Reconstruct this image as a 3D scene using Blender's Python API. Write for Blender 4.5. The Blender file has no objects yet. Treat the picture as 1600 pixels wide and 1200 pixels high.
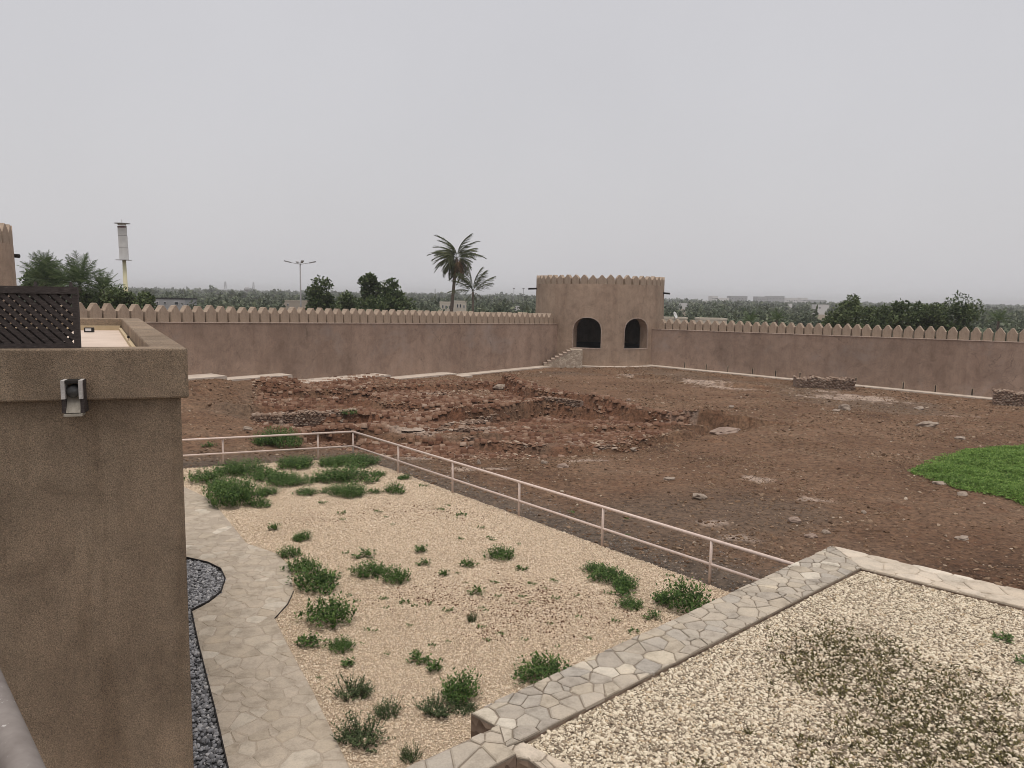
import bpy, bmesh, math, random
import numpy as np
from mathutils import Vector, Matrix, noise as mnoise

random.seed(7); rng = np.random.default_rng(7)
sc = bpy.context.scene
COL = sc.collection
R = math.radians

# ------------------------------------------------------------------ camera, sky, sun, exposure
EYE = np.array([0.0, 0.0, 6.0]); FPX = 1160.0
ROLL = math.atan(.0183); PITCH = math.atan(138 * math.cos(ROLL) / FPX)
FWD = np.array([0, math.cos(PITCH), -math.sin(PITCH)])
_u = np.array([0, math.sin(PITCH), math.cos(PITCH)]); _r = np.array([1.0, 0, 0])
RT = _r * math.cos(ROLL) + _u * math.sin(ROLL); UP = _u * math.cos(ROLL) - _r * math.sin(ROLL)
cam = bpy.data.cameras.new('camera'); cam.sensor_width = 36; cam.lens = 36 * FPX / 1600
cam.clip_start = 0.05; cam.clip_end = 9000
co = bpy.data.objects.new('camera', cam); COL.objects.link(co)
co.matrix_world = Matrix(((RT[0], UP[0], -FWD[0], 0), (RT[1], UP[1], -FWD[1], 0), (RT[2], UP[2], -FWD[2], 6.0), (0, 0, 0, 1)))
sc.camera = co

SUN_EL, SUN_AZ = R(79), R(172)          # azimuth from +Y towards +X
world = bpy.data.worlds.new('World'); sc.world = world; world.use_nodes = True
wn = world.node_tree.nodes; wl = world.node_tree.links
bg = wn['Background']; bg.inputs['Strength'].default_value = 0.1
sky = wn.new('ShaderNodeTexSky'); sky.sky_type = 'NISHITA'; sky.sun_disc = False
sky.sun_elevation = SUN_EL; sky.sun_rotation = SUN_AZ; sky.air_density = 1.5; sky.dust_density = 6.0
mix = wn.new('ShaderNodeMix'); mix.data_type = 'RGBA'; mix.inputs['Factor'].default_value = 0.92
wl.new(sky.outputs[0], mix.inputs['A'])
cl = wn.new('ShaderNodeTexNoise'); cl.inputs['Scale'].default_value = 2.4; cl.inputs['Detail'].default_value = 5
crmp = wn.new('ShaderNodeValToRGB')
crmp.color_ramp.elements[0].position = .3; crmp.color_ramp.elements[0].color = (3.95, 3.88, 4.02, 1)
crmp.color_ramp.elements[1].position = .7; crmp.color_ramp.elements[1].color = (4.20, 4.13, 4.27, 1)
wtc = wn.new('ShaderNodeTexCoord'); wl.new(wtc.outputs['Generated'], cl.inputs['Vector'])
wl.new(cl.outputs['Fac'], crmp.inputs['Fac']); wl.new(crmp.outputs['Color'], mix.inputs['B'])
wl.new(mix.outputs['Result'], bg.inputs['Color'])
sun = bpy.data.lights.new('sun', 'SUN'); sun.energy = 1.5; sun.angle = R(40); sun.color = (1.0, .95, .88)
so = bpy.data.objects.new('sun', sun); COL.objects.link(so)
sdir = Vector((math.sin(SUN_AZ) * math.cos(SUN_EL), math.cos(SUN_AZ) * math.cos(SUN_EL), math.sin(SUN_EL)))
so.rotation_euler = sdir.to_track_quat('Z', 'Y').to_euler(); so.location = (0, 0, 60)
vs = sc.view_settings; vs.view_transform = 'Standard'; vs.look = 'None'; vs.gamma = 1; vs.exposure = 0.64; vs.use_curve_mapping = False
sc.render.engine = 'CYCLES'; sc.cycles.use_denoising = True; sc.cycles.max_bounces = 6; sc.cycles.filter_width = 0.95
sc.cycles.volume_bounces = 0

# ------------------------------------------------------------------ survey helpers (pixel of the photo -> place in the world)
def ray(x, y): return FWD * FPX + RT * (x - 800) - UP * (y - 600)
def on(x, y, z=0.0):
    d = ray(x, y); return EYE + d * ((z - 6.0) / d[2])
def kpx(p): return float((np.asarray(p) - EYE) @ FWD) / FPX
def at(x, y, Y):
    d = ray(x, y); return EYE + d * (Y / d[1])

# ------------------------------------------------------------------ mesh helpers
class MB:
    def __init__(s): s.v = []; s.f = []
    def add(s, vs_, fs):
        n = len(s.v); s.v += [tuple(map(float, p)) for p in vs_]; s.f += [tuple(i + n for i in f) for f in fs]
    def box(s, c, size, rz=0.0, ax=None):
        hx, hy, hz = size[0] / 2, size[1] / 2, size[2] / 2
        if ax is None:
            ax = (np.array([math.cos(rz), math.sin(rz), 0]), np.array([-math.sin(rz), math.cos(rz), 0]), np.array([0, 0, 1.0]))
        c = np.array(c, float); P = []
        for sz in (-1, 1):
            for sx, sy in ((-1, -1), (1, -1), (1, 1), (-1, 1)):
                P.append(c + ax[0] * hx * sx + ax[1] * hy * sy + ax[2] * hz * sz)
        s.add(P, [(0, 3, 2, 1), (4, 5, 6, 7), (0, 1, 5, 4), (1, 2, 6, 5), (2, 3, 7, 6), (3, 0, 4, 7)])
    def beam(s, a, b, w, h, upv=(0, 0, 1)):
        a = np.array(a, float); b = np.array(b, float); d = b - a; L = np.linalg.norm(d); d /= L
        u = np.array(upv, float); u = u - d * (u @ d); u /= np.linalg.norm(u); w_ = np.cross(d, u)
        s.box((a + b) / 2, (L, w, h), ax=(d, w_, u))
    def tube(s, a, b, r0, r1=None, n=10, caps=True):
        r1 = r0 if r1 is None else r1
        a = np.array(a, float); b = np.array(b, float); d = b - a; d /= np.linalg.norm(d)
        u = np.cross(d, [0, 0, 1.0]) if abs(d[2]) < .95 else np.cross(d, [1.0, 0, 0]); u /= np.linalg.norm(u); w = np.cross(d, u)
        P = []
        for c, r in ((a, r0), (b, r1)):
            for k in range(n):
                t = 2 * math.pi * k / n; P.append(c + (u * math.cos(t) + w * math.sin(t)) * r)
        F = [(k, (k + 1) % n, n + (k + 1) % n, n + k) for k in range(n)]
        if caps: F += [tuple(range(n - 1, -1, -1)), tuple(range(n, 2 * n))]
        s.add(P, F)
    def prism(s, poly, z0, z1):
        n = len(poly); A = sum(poly[i][0] * poly[(i + 1) % n][1] - poly[(i + 1) % n][0] * poly[i][1] for i in range(n))
        if A < 0: poly = poly[::-1]
        P = [(p[0], p[1], z0) for p in poly] + [(p[0], p[1], z1) for p in poly]
        s.add(P, [tuple(range(n - 1, -1, -1)), tuple(range(n, 2 * n))] + [(i, (i + 1) % n, n + (i + 1) % n, n + i) for i in range(n)])
    def mesh(s, name, mat, smooth=False):
        me = bpy.data.meshes.new(name); me.from_pydata(s.v, [], s.f)
        if mat: me.materials.append(mat)
        if smooth: me.polygons.foreach_set('use_smooth', [True] * len(me.polygons))
        me.update(); return me
    def build(s, name, mat, parent=None, smooth=False):
        return link(name, s.mesh(name, mat, smooth), parent)
def link(name, me, parent=None):
    o = bpy.data.objects.new(name, me); COL.objects.link(o)
    if parent is not None: o.parent = parent; o.matrix_parent_inverse = parent.matrix_world.inverted() if False else Matrix.Translation(-Vector(parent.location))
    return o
def tag(o, label=None, cat=None, group=None, kind=None):
    if label: o['label'] = label
    if cat: o['category'] = cat
    if group: o['group'] = group
    if kind: o['kind'] = kind
    return o
def thing(name, label, cat, loc=(0, 0, 0), group=None):
    o = bpy.data.objects.new(name, None); COL.objects.link(o); o.location = Vector([float(q) for q in loc]); o.empty_display_size = .2
    return tag(o, label, cat, group)
def bulk(name, V, F, mat, parent=None, smooth=False, uv=None):
    """V (n,3) array, F (m,k) array"""
    me = bpy.data.meshes.new(name); V = np.asarray(V, np.float32); F = np.asarray(F, np.int32); m, k = F.shape
    me.vertices.add(len(V)); me.vertices.foreach_set('co', V.ravel())
    me.loops.add(m * k); me.loops.foreach_set('vertex_index', F.ravel())
    me.polygons.add(m); me.polygons.foreach_set('loop_start', np.arange(0, m * k, k, dtype=np.int32))
    me.polygons.foreach_set('loop_total', np.full(m, k, np.int32))
    if smooth: me.polygons.foreach_set('use_smooth', np.ones(m, bool))
    me.materials.append(mat); me.update(calc_edges=True); me.validate()
    return me if parent == 'mesh' else link(name, me, parent)

# numpy value noise
def _hash(i, j, seed):
    h = (i.astype(np.int64) * 374761393 + j.astype(np.int64) * 668265263 + seed * 982451653) & 0xffffffff
    h = ((h ^ (h >> 13)) * 1274126177) & 0xffffffff
    return ((h ^ (h >> 16)) & 0xffffff) / float(0xffffff)
def vnoise(x, y, seed=0):
    i = np.floor(x); j = np.floor(y); fx = x - i; fy = y - j
    fx = fx * fx * (3 - 2 * fx); fy = fy * fy * (3 - 2 * fy)
    a = _hash(i, j, seed); b = _hash(i + 1, j, seed); c = _hash(i, j + 1, seed); d = _hash(i + 1, j + 1, seed)
    return (a * (1 - fx) + b * fx) * (1 - fy) + (c * (1 - fx) + d * fx) * fy
def fbm(x, y, sc_, oct_=4, seed=0):
    x = x / sc_; y = y / sc_; t = 0; a = .5
    for k in range(oct_):
        ca, sa = math.cos(.6 * k), math.sin(.6 * k)
        t = t + a * (vnoise(x * ca - y * sa + 17.3 * k, x * sa + y * ca, seed + k) - .5); x = x * 2.03; y = y * 2.03; a *= .5
    return t
def sstep(a, b, x):
    t = np.clip((x - a) / (b - a), 0, 1); return t * t * (3 - 2 * t)
def inside(X, Y, poly):
    c = np.zeros(np.shape(X), bool); n = len(poly)
    for i in range(n):
        x0, y0 = poly[i][:2]; x1, y1 = poly[(i + 1) % n][:2]
        if y0 == y1: continue
        c ^= ((y0 > Y) != (y1 > Y)) & (X < (x1 - x0) * (Y - y0) / (y1 - y0) + x0)
    return c
def linedist(X, Y, pts):
    """distance to a polyline, and its sign (+ to the left of its direction)"""
    best = np.full(np.shape(X), 1e9); sg = np.zeros(np.shape(X))
    for (x0, y0), (x1, y1) in zip(pts[:-1], pts[1:]):
        dx, dy = x1 - x0, y1 - y0; L2 = dx * dx + dy * dy
        t = np.clip(((X - x0) * dx + (Y - y0) * dy) / L2, 0, 1)
        d = np.hypot(X - x0 - t * dx, Y - y0 - t * dy); s_ = np.sign(dx * (Y - y0) - dy * (X - x0))
        m = d < best; best = np.where(m, d, best); sg = np.where(m, s_, sg)
    return best, sg
def xy(l, z=0.0): return [tuple(float(q) for q in on(a, b, z)[:2]) for a, b in l]

# ------------------------------------------------------------------ materials
MATS = {}
class NT:
    def __init__(s, name, rough=.9):
        s.m = bpy.data.materials.new(name); s.m.use_nodes = True; s.n = s.m.node_tree.nodes; s.l = s.m.node_tree.links
        s.b = s.n['Principled BSDF']; s.b.inputs['Roughness'].default_value = rough
        s.b.inputs['Specular IOR Level'].default_value = .25
        MATS[name] = s.m; s.tc = s.n.new('ShaderNodeTexCoord')
    def noise(s, scale, detail=4, rough=.6, coord='Object', vec=None, dist=0):
        t = s.n.new('ShaderNodeTexNoise'); t.inputs['Scale'].default_value = scale; t.inputs['Detail'].default_value = detail; t.inputs['Roughness'].default_value = rough; t.inputs['Distortion'].default_value = dist
        s.l.new(vec if vec else s.tc.outputs[coord], t.inputs['Vector']); return t.outputs['Fac']
    def voro(s, scale, feat='F1', out='Distance', vec=None, coord='Object'):
        t = s.n.new('ShaderNodeTexVoronoi'); t.feature = feat; t.inputs['Scale'].default_value = scale
        s.l.new(vec if vec else s.tc.outputs[coord], t.inputs['Vector']); return t.outputs[out]
    def stretch(s, sx, sy, sz, coord='Object'):
        t = s.n.new('ShaderNodeMapping'); t.inputs['Scale'].default_value = (sx, sy, sz); s.l.new(s.tc.outputs[coord], t.inputs['Vector']); return t.outputs['Vector']
    def ramp(s, fac, stops, interp='LINEAR'):
        t = s.n.new('ShaderNodeValToRGB'); cr = t.color_ramp; cr.interpolation = interp
        while len(cr.elements) < len(stops): cr.elements.new(.5)
        for e, (p, c) in zip(cr.elements, stops): e.position = p; e.color = (*c, 1) if len(c) == 3 else c
        s.l.new(fac, t.inputs['Fac']); return t.outputs['Color']
    def grey(s, fac, a, b, lo=0., hi=1.):
        t = s.n.new('ShaderNodeMapRange'); s.l.new(fac, t.inputs[0]); t.inputs[1].default_value = a; t.inputs[2].default_value = b; t.inputs[3].default_value = lo; t.inputs[4].default_value = hi; return t.outputs[0]
    def mix(s, a, b, fac, mode='MIX'):
        t = s.n.new('ShaderNodeMix'); t.data_type = 'RGBA'; t.blend_type = mode
        for k, v in (('A', a), ('B', b)):
            if isinstance(v, tuple): t.inputs[k].default_value = (*v, 1)
            else: s.l.new(v, t.inputs[k])
        if isinstance(fac, (int, float)): t.inputs['Factor'].default_value = fac
        else: s.l.new(fac, t.inputs['Factor'])
        return t.outputs['Result']
    def attr(s, name, out='Fac'):
        t = s.n.new('ShaderNodeAttribute'); t.attribute_name = name; return t.outputs[out]
    def rnd(s):
        return s.n.new('ShaderNodeObjectInfo').outputs['Random']
    def island(s):
        return s.n.new('ShaderNodeNewGeometry').outputs['Random Per Island']
    def col(s, c):
        if isinstance(c, tuple): s.b.inputs['Base Color'].default_value = (*c, 1)
        else: s.l.new(c, s.b.inputs['Base Color'])
        return s
    def bump(s, h, strength=.4, dist=.02):
        t = s.n.new('ShaderNodeBump'); t.inputs['Strength'].default_value = strength; t.inputs['Distance'].default_value = dist
        s.l.new(h, t.inputs['Height']); s.l.new(t.outputs[0], s.b.inputs['Normal']); return s

def plaster(name, base, grain=60, gstr=.35, patch=None, big=.25, gd=.012, gcol=.75, crack=.004, streak=.55, tint=False):
    t = NT(name, .95)
    dk = tuple(c * .78 for c in base); lt = tuple(min(1, c * 1.16) for c in base)
    big_ = t.noise(big, 6, .62); c = t.ramp(big_, [(.3, dk), (.5, base), (.72, lt)])
    g = t.noise(grain, 3, .75)
    c = t.mix(c, t.ramp(g, [(.33, (.35, .35, .35)), (.5, (.95, .95, .95)), (.68, (1.6, 1.5, 1.42))]), gcol, 'MULTIPLY')
    md = t.noise(1.7, 6, .7, dist=.5); c = t.mix(c, t.ramp(md, [(.3, (.72, .70, .69)), (.5, (1, 1, 1)), (.7, (1.22, 1.2, 1.18))]), .75, 'MULTIPLY')
    st = t.noise(.9, 5, .65, vec=t.stretch(1, 1, .22))
    c = t.mix(c, t.ramp(st, [(.36, (.78, .75, .74)), (.55, (1, 1, 1))]), .7, 'MULTIPLY')
    if patch:
        pn = t.noise(.32, 7, .72, dist=.6); c = t.mix(c, patch, t.grey(pn, .53, .72, 0, .85))
        fl = t.noise(9, 5, .8); c = t.mix(c, tuple(min(1, q * 1.25) for q in patch), t.grey(fl, .66, .74, 0, .6))
    sk = t.noise(2.6, 6, .72, vec=t.stretch(1, 1, .10), dist=.3); c = t.mix(c, t.ramp(sk, [(.34, (.70, .67, .64)), (.5, (1, 1, 1)), (.66, (1.0, 1.0, 1.0)), (.8, (1.16, 1.15, 1.13))]), streak, 'MULTIPLY')
    if tint: c = t.mix(c, t.ramp(t.rnd(), [(0, (.90, .885, .88)), (.5, (1, 1, 1)), (1, (1.08, 1.08, 1.09))]), 1.0, 'MULTIPLY')
    wv = t.n.new('ShaderNodeVectorMath'); wv.operation = 'ADD'; nn_ = t.n.new('ShaderNodeTexNoise'); nn_.inputs['Scale'].default_value = 1.5; nn_.inputs['Detail'].default_value = 6; t.l.new(t.tc.outputs['Object'], nn_.inputs['Vector']); t.l.new(t.tc.outputs['Object'], wv.inputs[0]); t.l.new(nn_.outputs['Color'], wv.inputs[1])
    ck = t.voro(.55, 'DISTANCE_TO_EDGE', vec=wv.outputs[0]); cm = t.noise(.5, 3); cw = t.n.new('ShaderNodeMath'); cw.operation = 'MULTIPLY'; t.l.new(t.grey(ck, 0, crack, 1, 0), cw.inputs[0]); t.l.new(t.grey(cm, .5, .6, 0, .8), cw.inputs[1])
    c = t.mix(c, tuple(q * .45 for q in base), cw.outputs[0])
    t.col(c).bump(g, gstr, gd); return t.m
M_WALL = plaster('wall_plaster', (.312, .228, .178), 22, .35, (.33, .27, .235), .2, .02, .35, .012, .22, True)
M_TOWER = plaster('tower_plaster', (.36, .27, .205), 22, .3, None, .25, .02, .3, .006, .3)
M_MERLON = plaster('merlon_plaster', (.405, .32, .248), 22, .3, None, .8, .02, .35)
M_NEAR = plaster('near_stucco', (.285, .220, .160), 85, 1.0, None, .7, .016, .85, .004, .6)
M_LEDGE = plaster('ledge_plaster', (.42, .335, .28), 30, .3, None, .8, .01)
t = NT('roof_screed', .9); n = t.noise(1.5, 5); t.col(t.ramp(n, [(.3, (.50, .40, .33)), (.7, (.60, .49, .41))])).bump(t.noise(40, 2), .15, .005); M_ROOF = t.m
t = NT('skirting_mortar', .9); n = t.noise(3, 4); t.col(t.ramp(n, [(.3, (.40, .31, .19)), (.7, (.52, .42, .28))])); M_SKIRT = t.m
t = NT('concrete', .9); n = t.noise(1.2, 6, .7); t.col(t.ramp(n, [(.3, (.40, .33, .275)), (.55, (.52, .44, .37)), (.75, (.58, .5, .43))])).bump(t.noise(25, 3), .2, .01); M_CONC = t.m
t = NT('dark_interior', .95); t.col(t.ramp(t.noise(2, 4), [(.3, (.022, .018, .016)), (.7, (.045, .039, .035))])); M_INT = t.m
t = NT('dark_wood', .75); n = t.noise(6, 5, .7, vec=t.stretch(3, 3, 14)); t.col(t.ramp(n, [(.3, (.026, .021, .020)), (.6, (.065, .053, .05)), (.8, (.14, .12, .112))])).bump(n, .4, .003); M_WOOD = t.m
t = NT('black_wood', .8); n = t.noise(4, 4); t.col(t.ramp(n, [(.3, (.012, .010, .009)), (.7, (.03, .026, .024))])); M_BLACK = t.m
t = NT('rail_paint', .5); n = t.noise(14, 4); t.col(t.ramp(n, [(.35, (.58, .46, .40)), (.6, (.68, .55, .485))])).bump(n, .05, .002); M_RAIL = t.m
t = NT('worn_steel', .7); n = t.noise(60, 6, .8, vec=t.stretch(1, 1, 1)); b_ = t.noise(9, 5, .7)
c = t.mix(t.ramp(b_, [(.3, (.14, .118, .108)), (.7, (.25, .222, .205))]), (.62, .60, .58), t.grey(n, .64, .70, 0, .85)); t.col(c).bump(n, .15, .002); t.b.inputs['Metallic'].default_value = .1; M_STEEL = t.m
t = NT('grey_metal', .5); t.col(t.ramp(t.noise(12, 4), [(.3, (.22, .21, .21)), (.7, (.34, .33, .33))])); M_GREY = t.m
t = NT('white_paint', .6); t.col(t.ramp(t.noise(1.3, 4), [(.3, (.55, .54, .53)), (.7, (.68, .67, .65))])); M_WHITE = t.m
t = NT('cream_paint', .6); t.col((.60, .55, .36)); M_CREAM = t.m
t = NT('red_band', .6); t.col((.10, .025, .025)); M_BAND = t.m

# flagstones: each slab its own tone
def flag(name, stops, bs=.35):
    t = NT(name, .85); r = t.rnd(); c = t.ramp(r, stops)
    n = t.noise(3.5, 7, .68); c = t.mix(c, t.ramp(n, [(.28, (.55, .53, .5)), (.5, (1, 1, 1)), (.75, (1.25, 1.22, 1.18))]), .8, 'MULTIPLY')
    g = t.noise(45, 4, .7); c = t.mix(c, t.ramp(g, [(.3, (.8, .8, .8)), (.6, (1.06, 1.06, 1.06))]), .7, 'MULTIPLY')
    ly = t.noise(5, 5, .7, dist=1.5); t.col(c).bump(t.mix(n, ly, .5), bs, .02); return t.m
M_FLAG = flag('wall_flagstone', [(0, (.33, .29, .245)), (.2, (.375, .325, .265)), (.4, (.41, .352, .283)), (.55, (.345, .31, .268)), (.72, (.425, .368, .295)), (.86, (.39, .332, .26)), (.96, (.54, .485, .405)), (1, (.45, .375, .275))])
M_FLAG2 = flag('rim_flagstone', [(0, (.48, .405, .32)), (.5, (.51, .435, .35)), (.8, (.54, .465, .38)), (.95, (.62, .555, .465)), (1, (.45, .385, .31))], .25)
M_PATH = flag('path_flagstone', [(0, (.375, .315, .245)), (.25, (.40, .338, .268)), (.5, (.42, .355, .285)), (.7, (.395, .33, .255)), (.85, (.43, .368, .295)), (.95, (.46, .40, .325)), (.985, (.53, .47, .39)), (1, (.35, .30, .245))], .3)
def mortar(name, a, b):
    t = NT(name, .95); n = t.noise(2.2, 6, .7); c = t.ramp(n, [(.3, a), (.7, b)]); g = t.noise(55, 3, .7)
    c = t.mix(c, t.ramp(g, [(.3, (.7, .7, .7)), (.6, (1.05, 1.05, 1.05))]), .8, 'MULTIPLY'); t.col(c).bump(g, .4, .01); return t.m
M_MORTAR = mortar('mortar', (.21, .172, .134), (.29, .24, .188)); M_MORTARP = mortar('path_mortar', (.335, .28, .22), (.41, .345, .275)); M_MORTARR = mortar('rim_mortar', (.44, .375, .30), (.52, .45, .365))
t = NT('rubble_core', .95); v = t.voro(7, 'F1', 'Color'); n = t.noise(8, 5); t.col(t.mix(t.ramp(n, [(.3, (.15, .10, .07)), (.7, (.25, .18, .13))]), t.ramp(v, [(.2, (.12, .085, .065)), (.8, (.3, .225, .17))]), .5)).bump(t.voro(7), .9, .05); M_CORE = t.m

# gravels
def pebble(name, stops, spot=None):
    t = NT(name, .85); c = t.ramp(t.rnd(), stops)
    n = t.noise(1.2, 3, .6); c = t.mix(c, t.ramp(n, [(.3, (.8, .78, .75)), (.7, (1.12, 1.12, 1.12))]), .7, 'MULTIPLY'); t.col(c); return t.m
M_GRAV = pebble('cream_gravel', [(0, (.42, .32, .225)), (.2, (.59, .475, .35)), (.5, (.71, .59, .45)), (.75, (.64, .505, .365)), (.9, (.79, .69, .56)), (1, (.34, .235, .15))])
M_GRAVR = pebble('pale_pebble', [(0, (.24, .185, .13)), (.2, (.46, .385, .29)), (.5, (.63, .545, .42)), (.8, (.73, .65, .52)), (.93, (.44, .335, .215)), (1, (.20, .16, .115))])
M_GRAVB = pebble('dark_pebble', [(0, (.10, .10, .105)), (.3, (.17, .17, .18)), (.6, (.26, .26, .275)), (.85, (.36, .36, .375)), (1, (.50, .49, .49))])
M_CLOD = pebble('soil_clod', [(0, (.070, .039, .022)), (.25, (.14, .082, .048)), (.5, (.205, .128, .078)), (.7, (.18, .124, .082)), (.9, (.25, .17, .112)), (.98, (.33, .25, .18)), (1, (.44, .365, .29))])
M_CLODG = pebble('dark_grit', [(0, (.08, .065, .055)), (.4, (.15, .125, .105)), (.8, (.22, .185, .16)), (1, (.34, .29, .25))])
M_RUBBLE = pebble('ruin_rubble', [(0, (.085, .040, .024)), (.3, (.155, .078, .047)), (.55, (.205, .116, .074)), (.8, (.255, .166, .115)), (.95, (.33, .245, .18)), (1, (.42, .34, .265))])
t = NT('gravel_bed', .95); n = t.noise(.45, 6, .7); n2 = t.noise(35, 3, .8)
c = t.mix(t.ramp(n, [(.35, (.38, .295, .21)), (.6, (.46, .37, .275))]), t.ramp(n2, [(.35, (.55, .5, .45)), (.6, (1.1, 1.1, 1.1))]), .7, 'MULTIPLY')
t.col(c).bump(n2, .8, .02); M_GBED = t.m
t = NT('planter_bed', .95); n2 = t.noise(22, 4, .8); t.col(t.ramp(n2, [(.3, (.10, .078, .055)), (.55, (.24, .19, .14)), (.75, (.42, .36, .28))])).bump(n2, .9, .03); M_PBED = t.m
t = NT('pebble_bed', .95); n2 = t.noise(22, 4, .8); t.col(t.ramp(n2, [(.3, (.03, .03, .032)), (.7, (.10, .10, .105))])).bump(n2, .9, .03); M_BBED = t.m

# courtyard soil: colour from named zones stored per vertex
t = NT('courtyard_soil', .97)
n = t.noise(.22, 7, .68); c = t.ramp(n, [(.28, (.070, .038, .023)), (.42, (.145, .083, .050)), (.56, (.190, .115, .072)), (.75, (.225, .152, .102))])
n3 = t.noise(.9, 6, .7, dist=.8); c = t.mix(c, (.16, .080, .045), t.grey(n3, .52, .70, 0, .75))
c = t.mix(c, (.13, .100, .076), t.attr('grit')); c = t.mix(c, (.40, .31, .25), t.attr('pale')); c = t.mix(c, (.165, .076, .044), t.attr('red'))
g = t.noise(6, 6, .78); c = t.mix(c, t.ramp(g, [(.32, (.34, .31, .29)), (.48, (.9, .9, .9)), (.66, (1.6, 1.55, 1.5))]), .95, 'MULTIPLY')
t.col(c).bump(t.noise(7, 7, .8), 1.0, .10); M_SOIL = t.m
t = NT('outer_ground', .97); n = t.noise(.02, 6); t.col(t.ramp(n, [(.3, (.10, .085, .055)), (.7, (.20, .155, .11))])); M_OUT = t.m

# leaves
def leaf(name, dark, mid, light, tr=.25):
    t = NT(name, .65); c = t.ramp(t.island(), [(0, dark), (.5, mid), (1, light)])
    n = t.noise(.6, 3); c = t.mix(c, t.ramp(n, [(.3, (.75, .78, .7)), (.7, (1.15, 1.12, 1.0))]), .7, 'MULTIPLY'); t.col(c)
    tl = t.n.new('ShaderNodeBsdfTranslucent'); t.l.new(c, tl.inputs['Color'])
    ms = t.n.new('ShaderNodeMixShader'); ms.inputs[0].default_value = tr; out = t.n['Material Output']
    t.l.new(t.b.outputs[0], ms.inputs[1]); t.l.new(tl.outputs[0], ms.inputs[2]); t.l.new(ms.outputs[0], out.inputs['Surface']); return t.m
M_WEED = leaf('weed_leaf', (.034, .070, .020), (.082, .150, .040), (.165, .245, .075), .35)
M_WEED2 = leaf('dry_weed_leaf', (.035, .050, .022), (.070, .098, .042), (.135, .165, .080))
M_GRASS = leaf('clover_leaf', (.085, .155, .032), (.165, .285, .065), (.29, .40, .12), .45)
M_DRY = leaf('withered_leaf', (.055, .042, .018), (.10, .085, .034), (.17, .145, .06))
M_TREE = leaf('tree_leaf', (.028, .046, .020), (.066, .096, .040), (.145, .18, .08))
M_TREE2 = leaf('pale_tree_leaf', (.040, .060, .024), (.085, .115, .048), (.165, .20, .09))
M_PALM = leaf('date_palm_leaf', (.042, .068, .030), (.095, .138, .062), (.18, .225, .115), .35)
M_COCO = leaf('tall_palm_leaf', (.03, .038, .018), (.065, .078, .034), (.13, .135, .065))
M_DEADF = leaf('dead_frond', (.09, .045, .025), (.15, .08, .04), (.2, .11, .06))
M_FOREST = leaf('forest_leaf', (.045, .062, .036), (.088, .108, .066), (.16, .175, .115), .15)
t = NT('bark', .95); n = t.noise(5, 5, .7, vec=t.stretch(1, 1, 3)); t.col(t.ramp(n, [(.3, (.07, .055, .045)), (.7, (.17, .135, .11))])).bump(n, .5, .03); M_BARK = t.m
def rockmat(name, a, b):
    t = NT(name, .9); n = t.noise(4, 6, .7); t.col(t.ramp(n, [(.3, a), (.7, b)])).bump(n, .5, .03); return t.m
M_ROCK = rockmat('pale_rock', (.21, .16, .125), (.36, .295, .24)); M_ROCKB = rockmat('brown_rock', (.2, .14, .11), (.34, .26, .21))
t = NT('ruin_stone', .92); c = t.ramp(t.rnd(), [(0, (.15, .095, .068)), (.4, (.225, .155, .115)), (.75, (.29, .21, .16)), (1, (.38, .30, .24))]); n = t.noise(9, 5); t.col(t.mix(c, t.ramp(n, [(.3, (.7, .68, .66)), (.7, (1.15, 1.15, 1.15))]), .8, 'MULTIPLY')).bump(n, .4, .02); M_STONE = t.m
def housemat(name, c):
    t = NT(name, .85); n = t.noise(.3, 5); t.col(t.ramp(n, [(.3, tuple(q * .85 for q in c)), (.7, c)])); return t.m
M_H1 = housemat('cream_render', (.56, .50, .42)); M_H2 = housemat('tan_render', (.40, .34, .28)); M_H3 = housemat('white_render', (.66, .64, .63)); M_H4 = housemat('grey_render', (.33, .325, .33))
t = NT('window_glass', .15); t.col((.03, .035, .04)); M_GLASS = t.m

# ================================================================== PLACES
RAIL_A = (-5.77, 26.70); RAIL_B = (4.27, 15.17); RD_ = np.array([.6567, -.7542])
RAIL_END = np.array(RAIL_B) + RD_ * 1.80
LEFT_POSTS = [(-6.95, 26.28), (-9.92, 25.12), (-12.89, 23.93)]
LO, LD, LN = np.array([3.17, 62.0]), np.array([-.6414, -.7672]), np.array([.7672, -.6414])
RO, RDD, RN = np.array([12.45, 62.0]), np.array([.792, -.610]), np.array([-.610, -.792])
TC = np.array([7.6, 66.2]); TR = 5.6
GRAVEL = [(-14.5, 23.1), (-9.92, 25.02), (-6.95, 26.2), (-5.6, 26.55), (-4.2, 25.1), (4.3, 15.05), (5.6, 13.6), (6.5, 12.5), (2.0, 6.0), (-14.5, 6.0)]
FORT = [tuple(LO + LD * 41 + LN * .2), tuple(LO + LD * -1.0 + LN * .2), (3.6, 63.0), (10.5, 63.2), tuple(RO + RDD * -1 + RN * .2), tuple(RO + RDD * 34 + RN * .2), (36, 10), (-24, 10)]

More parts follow.
